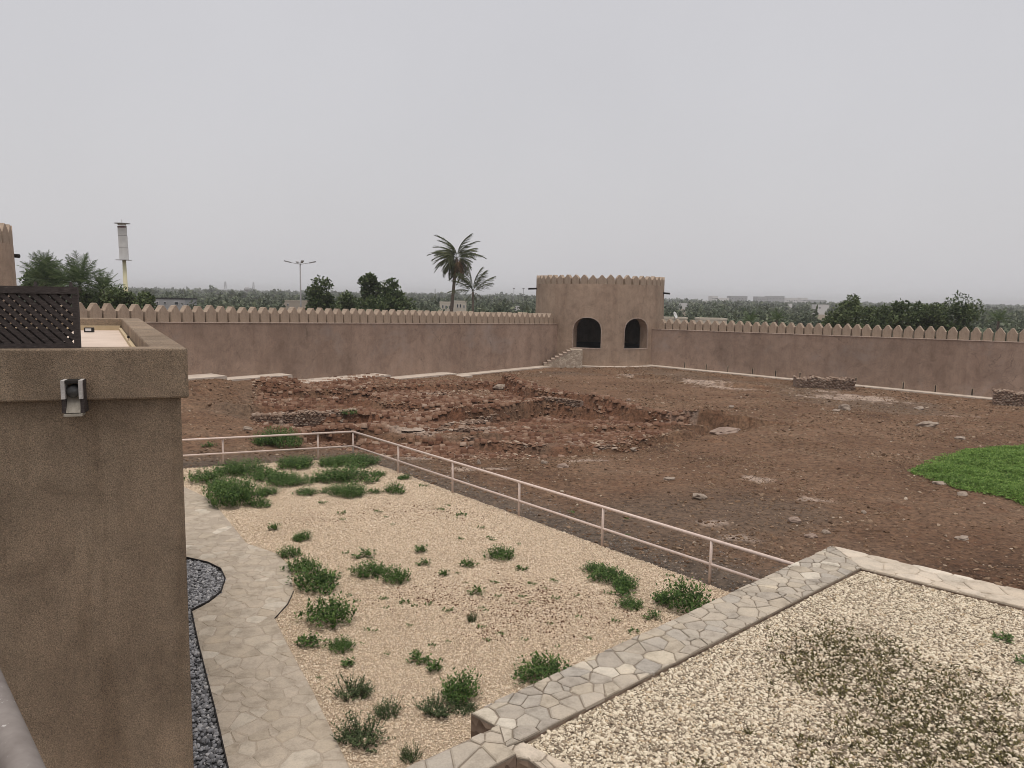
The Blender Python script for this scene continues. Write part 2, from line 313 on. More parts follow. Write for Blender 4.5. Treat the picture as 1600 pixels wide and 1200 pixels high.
# ------------------------------------------------------------------ courtyard relief
CTRL = [(*(LO + LD * s_ + LN * 1.2), z) for s_, z in ((0, .30), (6, .30), (12, .34), (16, .5), (22, .82), (28, 1.2), (33, 1.45), (40, 1.5))]
CTRL += [(*(RO + RDD * s_ + RN * 1.2), z) for s_, z in ((0, .40), (5, .34), (10, .26), (17, .16), (23, .05), (32, -.02))]
CTRL += [(-13, 25.0, .1), (-11, 25.8, .05), (-7, 27.3, -.1), (-5.4, 27.7, -.12), (-3, 25.2, -.1), (0, 21.4, -.08), (4, 16.6, -.06), (6, 15.4, -.05), (12, 13, .02), (20, 20, .08), (15, 30, .12), (8, 24, .02), (5, 46, .33), (0, 50, .34),
         (15, 44, .25), (24, 36, .1), (-12, 36, .42), (-15, 31, .4), (-8, 31.5, 0), (-3, 30, -.08), (2, 32, -.08), (7, 32, .08), (8, 50, .36), (-8, 42, .5)]
SCARPS = [([(-.19, 45.2), (1.1, 41.4), (2.74, 39.3), (4.3, 37.6), (6.3, 35.9), (8.6, 34.0), (10.2, 34.4)], .52, 2.4),
          ([(-2.2, 34.4), (-.3, 36.0), (1.7, 38.1), (3.6, 37.0)], .62, 1.6), ([(-.6, 29.3), (1.3, 28.5), (4.1, 28.9), (6.8, 31.0), (9.3, 34.0)], .22, 1.8),
          ([(-17.4, 39.7), (-13.5, 38.6), (-11, 38.0), (-8.4, 37.6)], .26, 1.8), ([(-8.5, 38.0), (-8.0, 41.0), (-5.8, 43.2), (-1.5, 45.2)], .26, 1.8),
          ([(-11.9, 33.25), (-9.5, 33.5), (-7.3, 34.05)], .34, 2.0), ([(9.0, 53.5), (13, 50.5), (17, 48.2)], .16, 1.6), ([(-7.0, 36.6), (-4.5, 36.2), (-2.2, 37.0)], .28, 1.5),
          ([(-5.6, 30.6), (-3.6, 29.9), (-1.4, 30.3)], .22, 1.6), ([(3.5, 33.2), (6, 32.6), (8.2, 33.2)], .2, 1.2), ([(-9.6, 29.7), (-7.0, 30.3), (-5.2, 31.4)], .2, 1.2)]
HOLE = xy([(470, 690), (566, 690), (556, 668), (474, 674)], .0)
HOLE2 = [(-6.6, 28.9), (-5.2, 29.3), (-5.5, 29.9), (-6.8, 29.5)]
MOUNDS = [(-2.9, 33.6, 3.2, 1.7, .2), (-5.6, 38.6, 3.4, 1.8, .2), (-15.2, 32.5, 2.6, 2.6, .35), (-11.5, 29.5, 2.2, 1.4, .16), (1.6, 34.2, 2.6, 1.6, .1), (-.3, 45.8, 1.0, .7, .25), (8.2, 31.8, .9, .6, .15)]
RUIN = xy([(395, 612), (540, 604), (640, 603), (795, 606), (1000, 645), (1100, 662), (1010, 695), (830, 712), (700, 712), (600, 705), (480, 690), (395, 668)], .1)
def ruinmask(X, Y):
    m = inside(X, Y, RUIN).astype(float); d, _ = linedist(X, Y, RUIN + RUIN[:1]); return m * sstep(0, .8, d)
def relief(X, Y, detail=True):
    X = np.asarray(X, float); Y = np.asarray(Y, float)
    w = 0; z = 0
    for cx, cy, cz in CTRL:
        k = 1 / ((X - cx) ** 2 + (Y - cy) ** 2 + 1.5) ** 1.6; w = w + k; z = z + k * cz
    z = z / w
    wx = X + fbm(X, Y, 1.3, 3, 31) * .9; wy = Y + fbm(X, Y, 1.3, 3, 47) * .9
    for pts, h, fall in SCARPS:
        d, s_ = linedist(wx, wy, pts); sd = d * s_
        z = z + h * sstep(-.06, .14, sd) * np.exp(-(d / fall) ** 2) - h * .5 * sstep(.0, .12, -sd) * np.exp(-(d / (fall * .5)) ** 2)
    for cx, cy, a, b, h in MOUNDS:
        z = z + h * np.exp(-(((wx - cx) / a) ** 2 + ((wy - cy) / b) ** 2))
    rm = ruinmask(X, Y)
    if detail:
        z = z + fbm(X, Y, 2.6, 4, 3) * (.15 + .08 * rm) + fbm(X, Y, .6, 3, 9) * (.10 + .05 * rm); rg = np.abs(fbm(X * .75, Y, .42, 2, 19)) ; z = z - rg * (.17 * sstep(-.15, .15, fbm(X, Y, 5, 2, 33)) + .05)
        st = .13; ph = z / st + fbm(X, Y, 1.0, 2, 77) * 1.2; fr = ph - np.floor(ph)
        terr = z + ((np.floor(ph) + sstep(.55, .95, fr)) - ph) * st
        z = z * (1 - rm * .85) + terr * rm * .85
    for hp, dep in ((HOLE, 1.4), (HOLE2, .8)):
        d, _ = linedist(wx * .4 + X * .6, wy * .4 + Y * .6, hp + hp[:1]); z = z - dep * inside(X, Y, hp) * sstep(0, .18, d)
    ls_ = (X - LO[0]) * LD[0] + (Y - LO[1]) * LD[1]; ld_ = (X - LO[0]) * LN[0] + (Y - LO[1]) * LN[1]
    prof = np.interp(ls_, [-2, 12.4, 13.4, 18.6, 19.6, 25.4, 26.4, 29.5, 30.5, 45], [.33, .35, .56, .57, .90, .91, 1.36, 1.37, 1.62, 1.63]) - .05 + fbm(X, Y, .6, 3, 8) * .10
    rs_ = (X - RO[0]) * RDD[0] + (Y - RO[1]) * RDD[1]; rd_ = (X - RO[0]) * RN[0] + (Y - RO[1]) * RN[1]; wr = sstep(2.8, 1.3, rd_) * (rs_ > -2); z = z * (1 - wr) + (.47 - .0165 * (rs_ + 1) - .075 + fbm(X, Y, .6, 3, 8) * .08) * wr
    wq = sstep(3.6, 1.9, ld_) * (ls_ > -2); z = z * (1 - wq) + prof * wq
    return z
def zat(p): return float(relief(np.array([p[0]]), np.array([p[1]]))[0])
def ground_pt(px, py, z0=.1):
    z = z0
    for _ in range(5): p = on(px, py, z); z = .5 * z + .5 * zat(p)
    return np.array([p[0], p[1], zat(p)])

def build_soil():
    st = .13; xs = np.arange(-24, 37, st); ys = np.arange(12.5, 67, st); X, Y = np.meshgrid(xs, ys)
    Z = relief(X, Y)
    ing = inside(X, Y, GRAVEL); dg, _ = linedist(X, Y, GRAVEL + GRAVEL[:1])
    Z = np.where(ing, np.minimum(Z, -.06) - sstep(0, .35, dg) * .25, Z)
    Z = np.where(~ing, Z * sstep(0, .5, dg) + np.minimum(Z, -.015 + fbm(X, Y, .3, 2, 5) * .08) * (1 - sstep(0, .5, dg)), Z)
    ny, nx = X.shape; idx = np.arange(nx * ny).reshape(ny, nx)
    F = np.stack([idx[:-1, :-1], idx[:-1, 1:], idx[1:, 1:], idx[1:, :-1]], -1).reshape(-1, 4)
    cx = X[:-1, :-1].ravel() + st / 2; cy = Y[:-1, :-1].ravel() + st / 2
    keep = inside(cx, cy, FORT) & ~(inside(cx, cy, GRAVEL) & (dg[:-1, :-1].ravel() > .5)); F = F[keep]
    used = np.unique(F); remap = np.zeros(nx * ny, int); remap[used] = np.arange(len(used))
    V = np.stack([X.ravel(), Y.ravel(), Z.ravel()], -1)[used]
    o = bulk('courtyard_soil', V, remap[F], M_SOIL, smooth=True); tag(o, 'bare red brown soil of the walled courtyard', kind='structure')
    x, y = V[:, 0], V[:, 1]; dr, _ = linedist(x, y, [(-14.5, 23.4), tuple(RAIL_A), tuple(RAIL_END)])
    nz = fbm(x, y, 1.6, 4, 21); nz2 = fbm(x, y, .45, 3, 29)
    grit = np.clip(np.exp(-(dr / 1.7) ** 2) * 1.0 + nz * .5 * np.exp(-(dr / 4) ** 2), 0, .9)
    grit = np.maximum(grit, np.clip(sstep(.06, .2, fbm(x, y, 7, 3, 63)) * .55, 0, 1))
    pale = np.zeros_like(x)
    for cx_, cy_, a, b, rz in PALE:
        u = (x - cx_) * math.cos(rz) + (y - cy_) * math.sin(rz); v = -(x - cx_) * math.sin(rz) + (y - cy_) * math.cos(rz)
        pale = np.maximum(pale, sstep(1.2, .35, np.hypot(u / a, v / b) + nz * 2.6 + nz2 * 1.8) * .85)
    red = np.clip(ruinmask(x, y) * (.45 + nz * 2.2), 0, .85)
    for nme, arr in (('grit', grit), ('pale', pale), ('red', red)):
        at_ = o.data.attributes.new(nme, 'FLOAT', 'POINT'); at_.data.foreach_set('value', arr.astype(np.float32))
    return o
def palept(px, py, w, h, rz=0.0):
    p = on(px, py, .15); k = kpx(p); q0 = on(px, py - h / 2, .15); q1 = on(px, py + h / 2, .15)
    return (p[0], p[1], w / 2 * k, abs(q0[1] - q1[1]) / 2, rz)
PALE = [palept(1050, 660, 80, 10), palept(1090, 601, 90, 8), palept(1130, 608, 70, 6), palept(1340, 622, 130, 14), palept(1490, 648, 60, 5), palept(1270, 775, 70, 10), palept(1180, 742, 50, 8), palept(655, 668, 80, 10), palept(650, 702, 70, 10),
        palept(930, 712, 60, 4), palept(740, 722, 80, 4), palept(1000, 590, 60, 4), palept(430, 672, 40, 6), palept(1110, 805, 60, 10), palept(735, 702, 60, 6), palept(1150, 828, 60, 9)]
soil = build_soil()

# ------------------------------------------------------------------ scattered loose pieces (nobody could count them): points + one instancing tree each
def scatter(name, pts, size, mat, flat, tilt, label, subdiv=2, rough=.75, smooth=False):
    me = bpy.data.meshes.new(name); pts = np.asarray(pts, np.float32); me.vertices.add(len(pts)); me.vertices.foreach_set('co', pts.ravel())
    a = me.attributes.new('sz', 'FLOAT', 'POINT'); a.data.foreach_set('value', np.asarray(size, np.float32)); me.materials.append(mat)
    o = link(name, me); tag(o, label, kind='stuff')
    ng = bpy.data.node_groups.new(name, 'GeometryNodeTree')
    ng.interface.new_socket('Geometry', in_out='INPUT', socket_type='NodeSocketGeometry'); ng.interface.new_socket('Geometry', in_out='OUTPUT', socket_type='NodeSocketGeometry')
    N = ng.nodes; L = ng.links; gi = N.new('NodeGroupInput'); go = N.new('NodeGroupOutput')
    join = N.new('GeometryNodeJoinGeometry')
    for k in range(4):
        ico = N.new('GeometryNodeMeshIcoSphere'); ico.inputs['Radius'].default_value = 1; ico.inputs['Subdivisions'].default_value = subdiv
        sp = N.new('GeometryNodeSetPosition'); pos = N.new('GeometryNodeInputPosition')
        ad = N.new('ShaderNodeVectorMath'); ad.operation = 'ADD'; ad.inputs[1].default_value = (k * 7.3, k * 3.1, 1.7 * k); L.new(pos.outputs[0], ad.inputs[0])
        nz = N.new('ShaderNodeTexNoise'); nz.inputs['Scale'].default_value = 1.1; nz.inputs['Detail'].default_value = 1; L.new(ad.outputs[0], nz.inputs['Vector'])
        sb = N.new('ShaderNodeVectorMath'); sb.operation = 'SUBTRACT'; sb.inputs[1].default_value = (.5, .5, .5); L.new(nz.outputs['Color'], sb.inputs[0])
        sc_ = N.new('ShaderNodeVectorMath'); sc_.operation = 'SCALE'; sc_.inputs['Scale'].default_value = rough * 2; L.new(sb.outputs[0], sc_.inputs[0])
        L.new(ico.outputs['Mesh'], sp.inputs['Geometry']); L.new(sc_.outputs[0], sp.inputs['Offset'])
        sh = N.new('GeometryNodeSetShadeSmooth'); sh.inputs['Shade Smooth'].default_value = smooth; L.new(sp.outputs[0], sh.inputs[0])
        sm = N.new('GeometryNodeSetMaterial'); sm.inputs['Material'].default_value = mat; L.new(sh.outputs[0], sm.inputs[0])
        g2 = N.new('GeometryNodeGeometryToInstance'); L.new(sm.outputs[0], g2.inputs[0]); L.new(g2.outputs[0], join.inputs[0])
    iop = N.new('GeometryNodeInstanceOnPoints'); L.new(gi.outputs[0], iop.inputs['Points']); L.new(join.outputs[0], iop.inputs['Instance']); iop.inputs['Pick Instance'].default_value = True
    rv = N.new('FunctionNodeRandomValue'); rv.data_type = 'FLOAT_VECTOR'; rv.inputs[0].default_value = (-tilt, -tilt, 0); rv.inputs[1].default_value = (tilt, tilt, 6.283)
    L.new(rv.outputs[0], iop.inputs['Rotation'])
    na = N.new('GeometryNodeInputNamedAttribute'); na.data_type = 'FLOAT'; na.inputs['Name'].default_value = 'sz'
    r2 = N.new('FunctionNodeRandomValue'); r2.data_type = 'FLOAT_VECTOR'; r2.inputs[0].default_value = (.8, .6, flat * .7); r2.inputs[1].default_value = (1.2, 1.0, flat * 1.25); r2.inputs['Seed'].default_value = 3
    scl = N.new('ShaderNodeVectorMath'); scl.operation = 'SCALE'; L.new(r2.outputs[0], scl.inputs[0]); L.new(na.outputs[0], scl.inputs['Scale']); L.new(scl.outputs[0], iop.inputs['Scale'])
    L.new(iop.outputs[0], go.inputs[0]); md = o.modifiers.new('scatter', 'NODES'); md.node_group = ng; return o
def sample(poly, dens, seed):
    r = np.random.default_rng(seed); P = np.array(poly); a, b = P.min(0)[:2], P.max(0)[:2]; n = int((b[0] - a[0]) * (b[1] - a[1]) * dens)
    x = r.uniform(a[0], b[0], n); y = r.uniform(a[1], b[1], n); k = inside(x, y, poly); return x[k], y[k], r

VIEW = [tuple(on(-60, 1260, 0)[:2]), tuple(on(1680, 1260, 0)[:2]), (50, 67), (-42, 67)]
def clods():
    x, y, r = sample(FORT, 150, 5)
    k = inside(x, y, VIEW) & ~inside(x, y, GRAVEL) & (r.random(len(x)) < np.where(y < 32, 1.0, .45)); x, y = x[k], y[k]
    sz = np.clip(.021 * np.exp(r.normal(0, .52, len(x))), .009, .09) * np.where(y < 32, 1, 1.35)
    patch = sstep(-.12, .16, fbm(x, y, 3.0, 3, 14)); k = r.random(len(x)) < .25 + .75 * patch; x, y, sz = x[k], y[k], sz[k]
    z = relief(x, y); dg, _ = linedist(x, y, GRAVEL + GRAVEL[:1]); z = np.where(dg < .5, np.minimum(z, 0), z)
    scatter('soil_clods', np.stack([x, y, z + sz * .1], -1), sz, M_CLOD, .55, .4, 'loose clods and small stones on courtyard soil', 1)
    x, y, r = sample(FORT, 170, 6); d, _ = linedist(x, y, [(-14.5, 23.4), tuple(RAIL_A), tuple(RAIL_END)])
    k = inside(x, y, VIEW) & ~inside(x, y, GRAVEL) & (r.random(len(x)) < np.exp(-(d / 1.6) ** 2)); x, y = x[k], y[k]
    sz = np.clip(.016 * np.exp(r.normal(0, .4, len(x))), .008, .05); z = np.minimum(relief(x, y), .0)
    scatter('dark_grit', np.stack([x, y, z], -1), sz, M_CLODG, .7, .5, 'dark grit along the foot of the railing', 1)
    x, y, r = sample(RUIN, 170, 8); pz = fbm(x, y, 1.8, 3, 90); k = r.random(len(x)) < sstep(-.12, .12, pz); x, y = x[k], y[k]
    sz = np.clip(.045 * np.exp(r.normal(0, .5, len(x))), .016, .15); z = relief(x, y)
    scatter('ruin_rubble', np.stack([x, y, z + sz * .05], -1), sz, M_RUBBLE, .36, .25, 'broken brick and stone rubble over the dug ruins', 1)
clods()

def brick_courses():
    g = np.random.default_rng(12); V = []; F = []; pol = np.array(RUIN)
    for th, region, sp in ((R(11), None, .36), (R(-47), [(-1.5, 33.5), (1.8, 38.2), (8.6, 34.2), (6.0, 30.5), (1.0, 28.6)], .55), (R(10), [(-9.8, 29.3), (-1, 29.0), (.5, 37), (-8, 38.5)], .31)):
        d = np.array([math.cos(th), math.sin(th)]); n_ = np.array([-d[1], d[0]]); c = pol.mean(0)
        for v in np.arange(-12, 14, sp):
            u = np.arange(-16, 16, .285) + g.uniform(0, .28); wob = fbm(u, u * 0 + v * 3.1, 2.2, 2, 5) * .5
            x = c[0] + d[0] * u + n_[0] * (v + wob); y = c[1] + d[1] * u + n_[1] * (v + wob); k = ruinmask(x, y) > .3
            if region: k &= inside(x, y, region)
            k &= (fbm(x, y, 2.4, 3, 88) + g.normal(0, .05, len(x))) > (-.04 if region else .0)
            x, y = x[k], y[k]
            if not len(x): continue
            z = relief(x, y)
            for px_, py_, pz_ in zip(x, y, z):
                L_, W_, H_ = .135 * g.uniform(.75, 1.1), .085 * g.uniform(.8, 1.2), .062 * g.uniform(.8, 1.3); a = th + g.normal(0, .10); cx, sx = math.cos(a), math.sin(a); zz = pz_ + g.uniform(.0, .065); t1, t2 = g.normal(0, .06, 2); b = len(V)
                for sz in (-1, 1):
                    for su, sv in ((-1, -1), (1, -1), (1, 1), (-1, 1)):
                        q = .86 if sz > 0 else 1.0; V.append((px_ + cx * L_ * su * q - sx * W_ * sv * q, py_ + sx * L_ * su * q + cx * W_ * sv * q, zz + H_ * sz + su * t1 * L_ + sv * t2 * W_))
                F += [(b + 4, b + 5, b + 6, b + 7), (b, b + 1, b + 5, b + 4), (b + 1, b + 2, b + 6, b + 5), (b + 2, b + 3, b + 7, b + 6), (b + 3, b, b + 4, b + 7)]
    t = NT('mud_brick', .95); c = t.ramp(t.island(), [(0, (.10, .046, .028)), (.35, (.165, .084, .052)), (.7, (.215, .122, .080)), (.92, (.275, .18, .127)), (1, (.36, .265, .205))]); n = t.noise(9, 5, .7)
    t.col(t.mix(c, t.ramp(n, [(.3, (.65, .62, .6)), (.7, (1.2, 1.2, 1.2))]), .8, 'MULTIPLY')).bump(n, .5, .02)
    tag(bulk('brick_courses', np.array(V), np.array(F), t.m), 'worn mud brick courses laid bare across the dug ruins', kind='stuff')
brick_courses()

# ------------------------------------------------------------------ outer ground
mb = MB(); mb.box((0, 2500, -1.5), (9000, 9000, 1.0)); tag(mb.build('ground', M_OUT), 'flat earth beyond the fort walls', kind='structure')

# ------------------------------------------------------------------ crenellated walls
def merlon_mesh(w, h, d, seed):
    r = random.Random(seed); j = lambda: r.uniform(-.022, .022)
    hs = h * .60; mb = MB()
    pr = [(-w / 2, 0), (w / 2, 0), (w / 2 + j(), hs + j()), (w * .44 + j(), hs + .05 + j()), (w * .11 + j(), h - .015 + j()), (j(), h + j()), (-w * .11 + j(), h - .02 + j()), (-w * .44 + j(), hs + .05 + j()), (-w / 2 + j(), hs + j())]
    n = len(pr); c = .018
    P = [(x, -d, z) for x, z in pr] + [(x, -c, z) for x, z in pr] + [(x * (1 - 2 * c / w), 0, c * .5 + z * (1 - 1.4 * c / h)) for x, z in pr]
    F = [tuple(range(n - 1, -1, -1))] + [(k, (k + 1) % n, n + (k + 1) % n, n + k) for k in range(n)] + [(n + k, n + (k + 1) % n, 2 * n + (k + 1) % n, 2 * n + k) for k in range(n)] + [tuple(range(2 * n, 3 * n))]
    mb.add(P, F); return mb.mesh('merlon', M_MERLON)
def fort_wall(label, O, D, N, s0, s1, zl, m0, pitch, count, mh, mw, seams):
    """front face stands .35 m before the line of merlons; the ledge between is the wall top"""
    root = thing('fort_wall', label, 'wall', (*(O + D * s0), 0)); mb = MB()
    for sa, sb2 in zip(seams[:-1], seams[1:]):
        ss = np.linspace(sa, sb2, 5); P = []; F = []; mb = MB()
        for s_ in ss:
            for off, top in ((.35, 0), (.35, 1), (-.8, 1), (-.8, 0)):
                q = O + D * s_ + N * off; P.append((q[0], q[1], zl(s_) if top else -1.2))
        for i in range(len(ss) - 1):
            for a in range(4): F.append((i * 4 + a, i * 4 + (a + 1) % 4, i * 4 + 4 + (a + 1) % 4, i * 4 + 4 + a))
        if sa == seams[0]: F.append((0, 3, 2, 1))
        if sb2 == seams[-1]: F.append(tuple(len(P) - 4 + k for k in range(4)))
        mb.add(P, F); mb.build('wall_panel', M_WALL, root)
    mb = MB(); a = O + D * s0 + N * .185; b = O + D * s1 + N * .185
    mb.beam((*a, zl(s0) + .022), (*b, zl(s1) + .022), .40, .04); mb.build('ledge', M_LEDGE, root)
    mm = [merlon_mesh(mw, mh, .45, k) for k in range(9)]
    X = np.array([*D, 0]); Yv = np.array([*N, 0]); Zv = np.cross(X, Yv)
    if Zv[2] < 0: X = -X
    Mx = Matrix(((X[0], Yv[0], 0), (X[1], Yv[1], 0), (0, 0, 1))).to_4x4()
    for k in range(count):
        s_ = m0 + pitch * k; q = O + D * s_ - N * .01; o = bpy.data.objects.new('merlon', mm[(k * 5 + k // 9) % 9]); COL.objects.link(o); o.parent = root
        o.matrix_parent_inverse = Matrix.Translation(-root.location); r = random.uniform
        o.matrix_basis = Matrix.Translation((q[0], q[1], zl(s_) + .042 - .005)) @ Mx @ Matrix.Rotation(r(-.03, .03), 4, 'Z') @ Matrix.Diagonal((r(.97, 1.02), 1, r(.97, 1.03), 1))
    return root
zL = lambda s_: 3.70 + .0197 * s_
zR = lambda s_: 3.42 + .0093 * s_
wl_ = fort_wall('long brown plastered fort wall with pointed merlons, from round tower towards flat-roofed building', LO, LD, LN, -.9, 41, zL, 0, .632, 63, .86, .545, (-.9, 9.2, 20.8, 27.5, 41))
wr_ = fort_wall('brown plastered fort wall with pointed merlons and small drain slots along its foot', RO, RDD, RN, -1.2, 34, zR, -.1, .6585, 46, .83, .56, (-1.2, 7.6, 10.9, 22.0, 34))
# drain slots
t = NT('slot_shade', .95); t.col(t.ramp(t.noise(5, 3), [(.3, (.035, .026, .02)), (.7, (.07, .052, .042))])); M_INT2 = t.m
for px, s_ in ((0, 2.31), (0, 4.15), (0, 5.95), (0, 7.9), (0, 9.67), (0, 11.47), (0, 15.34), (0, 18.37), (0, 20.31), (0, 22.42)):
    q = RO + RDD * s_ + RN * .36; z = .45 - .0165 * s_; ax = (np.array([*RDD, 0]), np.array([*RN, 0]), np.array([0, 0, 1.0]))
    mb = MB()
    for dx, w, dz, h in ((-.065, .045, .24, .50), (.065, .045, .24, .50), (0, .085, .47, .04)): mb.box((*(q + RDD * dx), z + dz), (w, .05, h), ax=ax)
    f = mb.build('slot_frame', M_MERLON, wr_)
    mb = MB(); mb.box((*(q - RN * .005), z + .225), (.085, .015, .45), ax=ax); mb.build('slot_shade_panel', M_INT2, f)  # solid dark panel, its colour stands for the shade of a slot recess
# concrete walkways
def walkway(label, O, D, N, s0, s1, z, w, off=.35, slope=0.0):
    mb = MB(); P = []
    for s_ in (s0, s1):
        for o_ in (off, off + w): q = O + D * s_ + N * o_; zz = z + slope * (s_ - s0); P += [(*q, zz - .9), (*q, zz)]
    mb.add(P, [(1, 3, 7, 5), (2, 6, 7, 3), (0, 1, 5, 4), (0, 2, 3, 1), (4, 5, 7, 6), (0, 4, 6, 2)]); tag(mb.build('walkway', M_CONC), label, kind='structure')
walkway('concrete walkway along the foot of the wall', LO, LD, LN, -.5, 12.9, .37, 1.0); walkway('concrete walkway, one step up', LO, LD, LN, 12.9, 19.1, .60, 1.3)
walkway('concrete walkway, two steps up', LO, LD, LN, 19.1, 25.9, .94, 1.6); walkway('concrete walkway, top step', LO, LD, LN, 25.9, 30.0, 1.40, 1.2); walkway('concrete walkway end block', LO, LD, LN, 30.0, 40, 1.66, 1.6)
walkway('concrete step beside walkway', LO, LD, LN, 20.6, 22.4, .80, .5, 2.0); walkway('concrete landing beside walkway', LO, LD, LN, 12.0, 14.0, .44, .6, 1.7)
walkway('concrete kerb walkway along the drained wall', RO, RDD, RN, -1.0, 34, .47, .95, slope=-.0165)

# ------------------------------------------------------------------ round corner tower
def arch_top(u, w, z0, zs, zt):      # u in -1..1 : pointed four-centred arch
    return zs + (zt - zs) * math.sqrt(max(0, 1 - abs(u) ** 2.2)) ** 1.0
def corner_tower():
    root = thing('corner_tower', 'round brown corner tower with ring of pointed merlons and two dark arches', 'tower', (*TC, 0))
    ZB, ZT, RI = -1.0, 7.06, TR - .75
    arches = [(R(-28.1), R(-4.0), 1.80, 3.35, 4.36), (R(15.2), R(39.3), 1.80, 3.35, 4.36)]
    mb = MB(); us = list(np.linspace(-math.pi, math.pi, 121))
    for a0, a1, *_ in arches: us += list(np.linspace(a0, a1, 25))
    us = sorted(set(round(u, 5) for u in us))
    def pt(u, r, z):
        r = r + (0.10 * (1 - z / 7.0) if r == TR else 0); return (TC[0] + r * math.sin(u), TC[1] - r * math.cos(u), z)
    def quad(a, b, c, d): mb.add([a, b, c, d], [(0, 1, 2, 3)])
    for u0, u1 in zip(us[:-1], us[1:]):
        m = (u0 + u1) / 2; ar = next((a for a in arches if a[0] < m < a[1]), None)
        if ar is None: spans = [((ZB, ZT), (ZB, ZT))]
        else:
            mid, hw = (ar[0] + ar[1]) / 2, (ar[1] - ar[0]) / 2
            t0, t1 = (arch_top((u - mid) / hw, 1, ar[2], ar[3], ar[4]) for u in (u0, u1)); spans = [((ZB, ar[2]), (ZB, ar[2])), ((t0, ZT), (t1, ZT))]
            quad(pt(u0, TR, ar[2]), pt(u1, TR, ar[2]), pt(u1, RI, ar[2]), pt(u0, RI, ar[2])); quad(pt(u0, TR, t0), pt(u0, RI, t0), pt(u1, RI, t1), pt(u1, TR, t1))
        for (b0, t0), (b1, t1) in spans:
            quad(pt(u0, TR, b0), pt(u1, TR, b1), pt(u1, TR, t1), pt(u0, TR, t0)); quad(pt(u1, RI, b1), pt(u0, RI, b0), pt(u0, RI, t0), pt(u1, RI, t1))
        quad(pt(u0, TR, ZT), pt(u1, TR, ZT), pt(u1, RI, ZT), pt(u0, RI, ZT))
    for a0, a1, zb, zs, zt in arches:
        for u, s_ in ((a0, 1), (a1, -1)): quad(pt(u, TR, zb), pt(u, RI, zb), pt(u, RI, zs), pt(u, TR, zs))
    mb.build('tower_wall', M_TOWER, root)
    mb = MB(); n = 48; ring = [(TC[0] + (RI - .004) * math.sin(2 * math.pi * k / n), TC[1] - (RI - .004) * math.cos(2 * math.pi * k / n)) for k in range(n)]
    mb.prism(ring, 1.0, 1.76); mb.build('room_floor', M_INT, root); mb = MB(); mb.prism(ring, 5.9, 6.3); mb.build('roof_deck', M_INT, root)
    for a0, a1, zb, zs, zt in arches:          # pale raised band imitating the lit edge round each arch, plus a sill
        mb = MB(); us2 = np.linspace(a0, a1, 25); mid, hw = (a0 + a1) / 2, (a1 - a0) / 2
        path = [(a0, zb)] + [(u, arch_top((u - mid) / hw, 1, zb, zs, zt)) for u in us2] + [(a1, zb)]
        for (ua, za), (ub, zb_) in zip(path[:-1], path[1:]):
            mb.beam(pt(ua, TR + .0, za), pt(ub, TR + .0, zb_), .07, .07, upv=(math.sin(ua), -math.cos(ua), .01))
        mb.build('arch_lit_edge', M_LEDGE, root)
        mb = MB(); P = []
        for u in us2:
            for r_, z in ((TR + .10, zb - .02), (TR + .10, zb + .05), (TR - .3, zb + .05), (TR - .3, zb - .02)): P.append(pt(u, r_, z))
        mb.add(P, [(i * 4 + a, i * 4 + 4 + a, i * 4 + 4 + (a + 1) % 4, i * 4 + (a + 1) % 4) for i in range(24) for a in range(4)]); mb.build('arch_sill', M_LEDGE, root)
    # low parapet ring and merlons
    nm = 48; mm = [merlon_mesh(.57, .76, .38, 20 + k) for k in range(4)]
    for k in range(nm):
        u = 2 * math.pi * (k + .35) / nm; o = bpy.data.objects.new('merlon', mm[k % 4]); COL.objects.link(o); o.parent = root; o.matrix_parent_inverse = Matrix.Translation(-root.location)
        o.matrix_basis = Matrix.Translation((TC[0] + (TR - .005) * math.sin(u), TC[1] - (TR - .005) * math.cos(u), ZT - .005)) @ Matrix.Rotation(u, 4, 'Z') @ Matrix.Rotation(math.pi, 4, 'Z') @ Matrix.Diagonal((1, 1, random.uniform(.96, 1.03), 1))
    for u, L_, z in ((R(-84), .75, 6.62), (R(70), .55, 6.42)):
        mb = MB(); d = np.array([math.sin(u), -math.cos(u), 0]); p = np.array([*TC, z]); a = p + d * (TR - .2); b = p + d * (TR + L_) - np.array([0, 0, .05]); w_ = np.cross(d, [0, 0, 1.0])
        mb.beam(a, b, .20, .05)
        for s_ in (-1, 1): mb.beam(a + w_ * .11 * s_ + [0, 0, .05], b + w_ * .11 * s_ + [0, 0, .05], .04, .15)
        mb.build('water_spout', M_BLACK, root)
    mb = MB(); P = []
    for k in range(40):
        u = R(-70 + 140 * k / 39)
        for r_, z in ((TR - .1, -.5), (TR - .1, .43), (TR + .75, .42), (TR + .75, -.5)): P.append((TC[0] + r_ * math.sin(u), TC[1] - r_ * math.cos(u), z))
    mb.add(P, [(i * 4 + a, i * 4 + 4 + a, i * 4 + 4 + (a + 1) % 4, i * 4 + (a + 1) % 4) for i in range(39) for a in range(4)]); tag(mb.build('walkway', M_CONC), 'curved concrete walkway round the tower foot', kind='structure')
    return root
corner_tower()

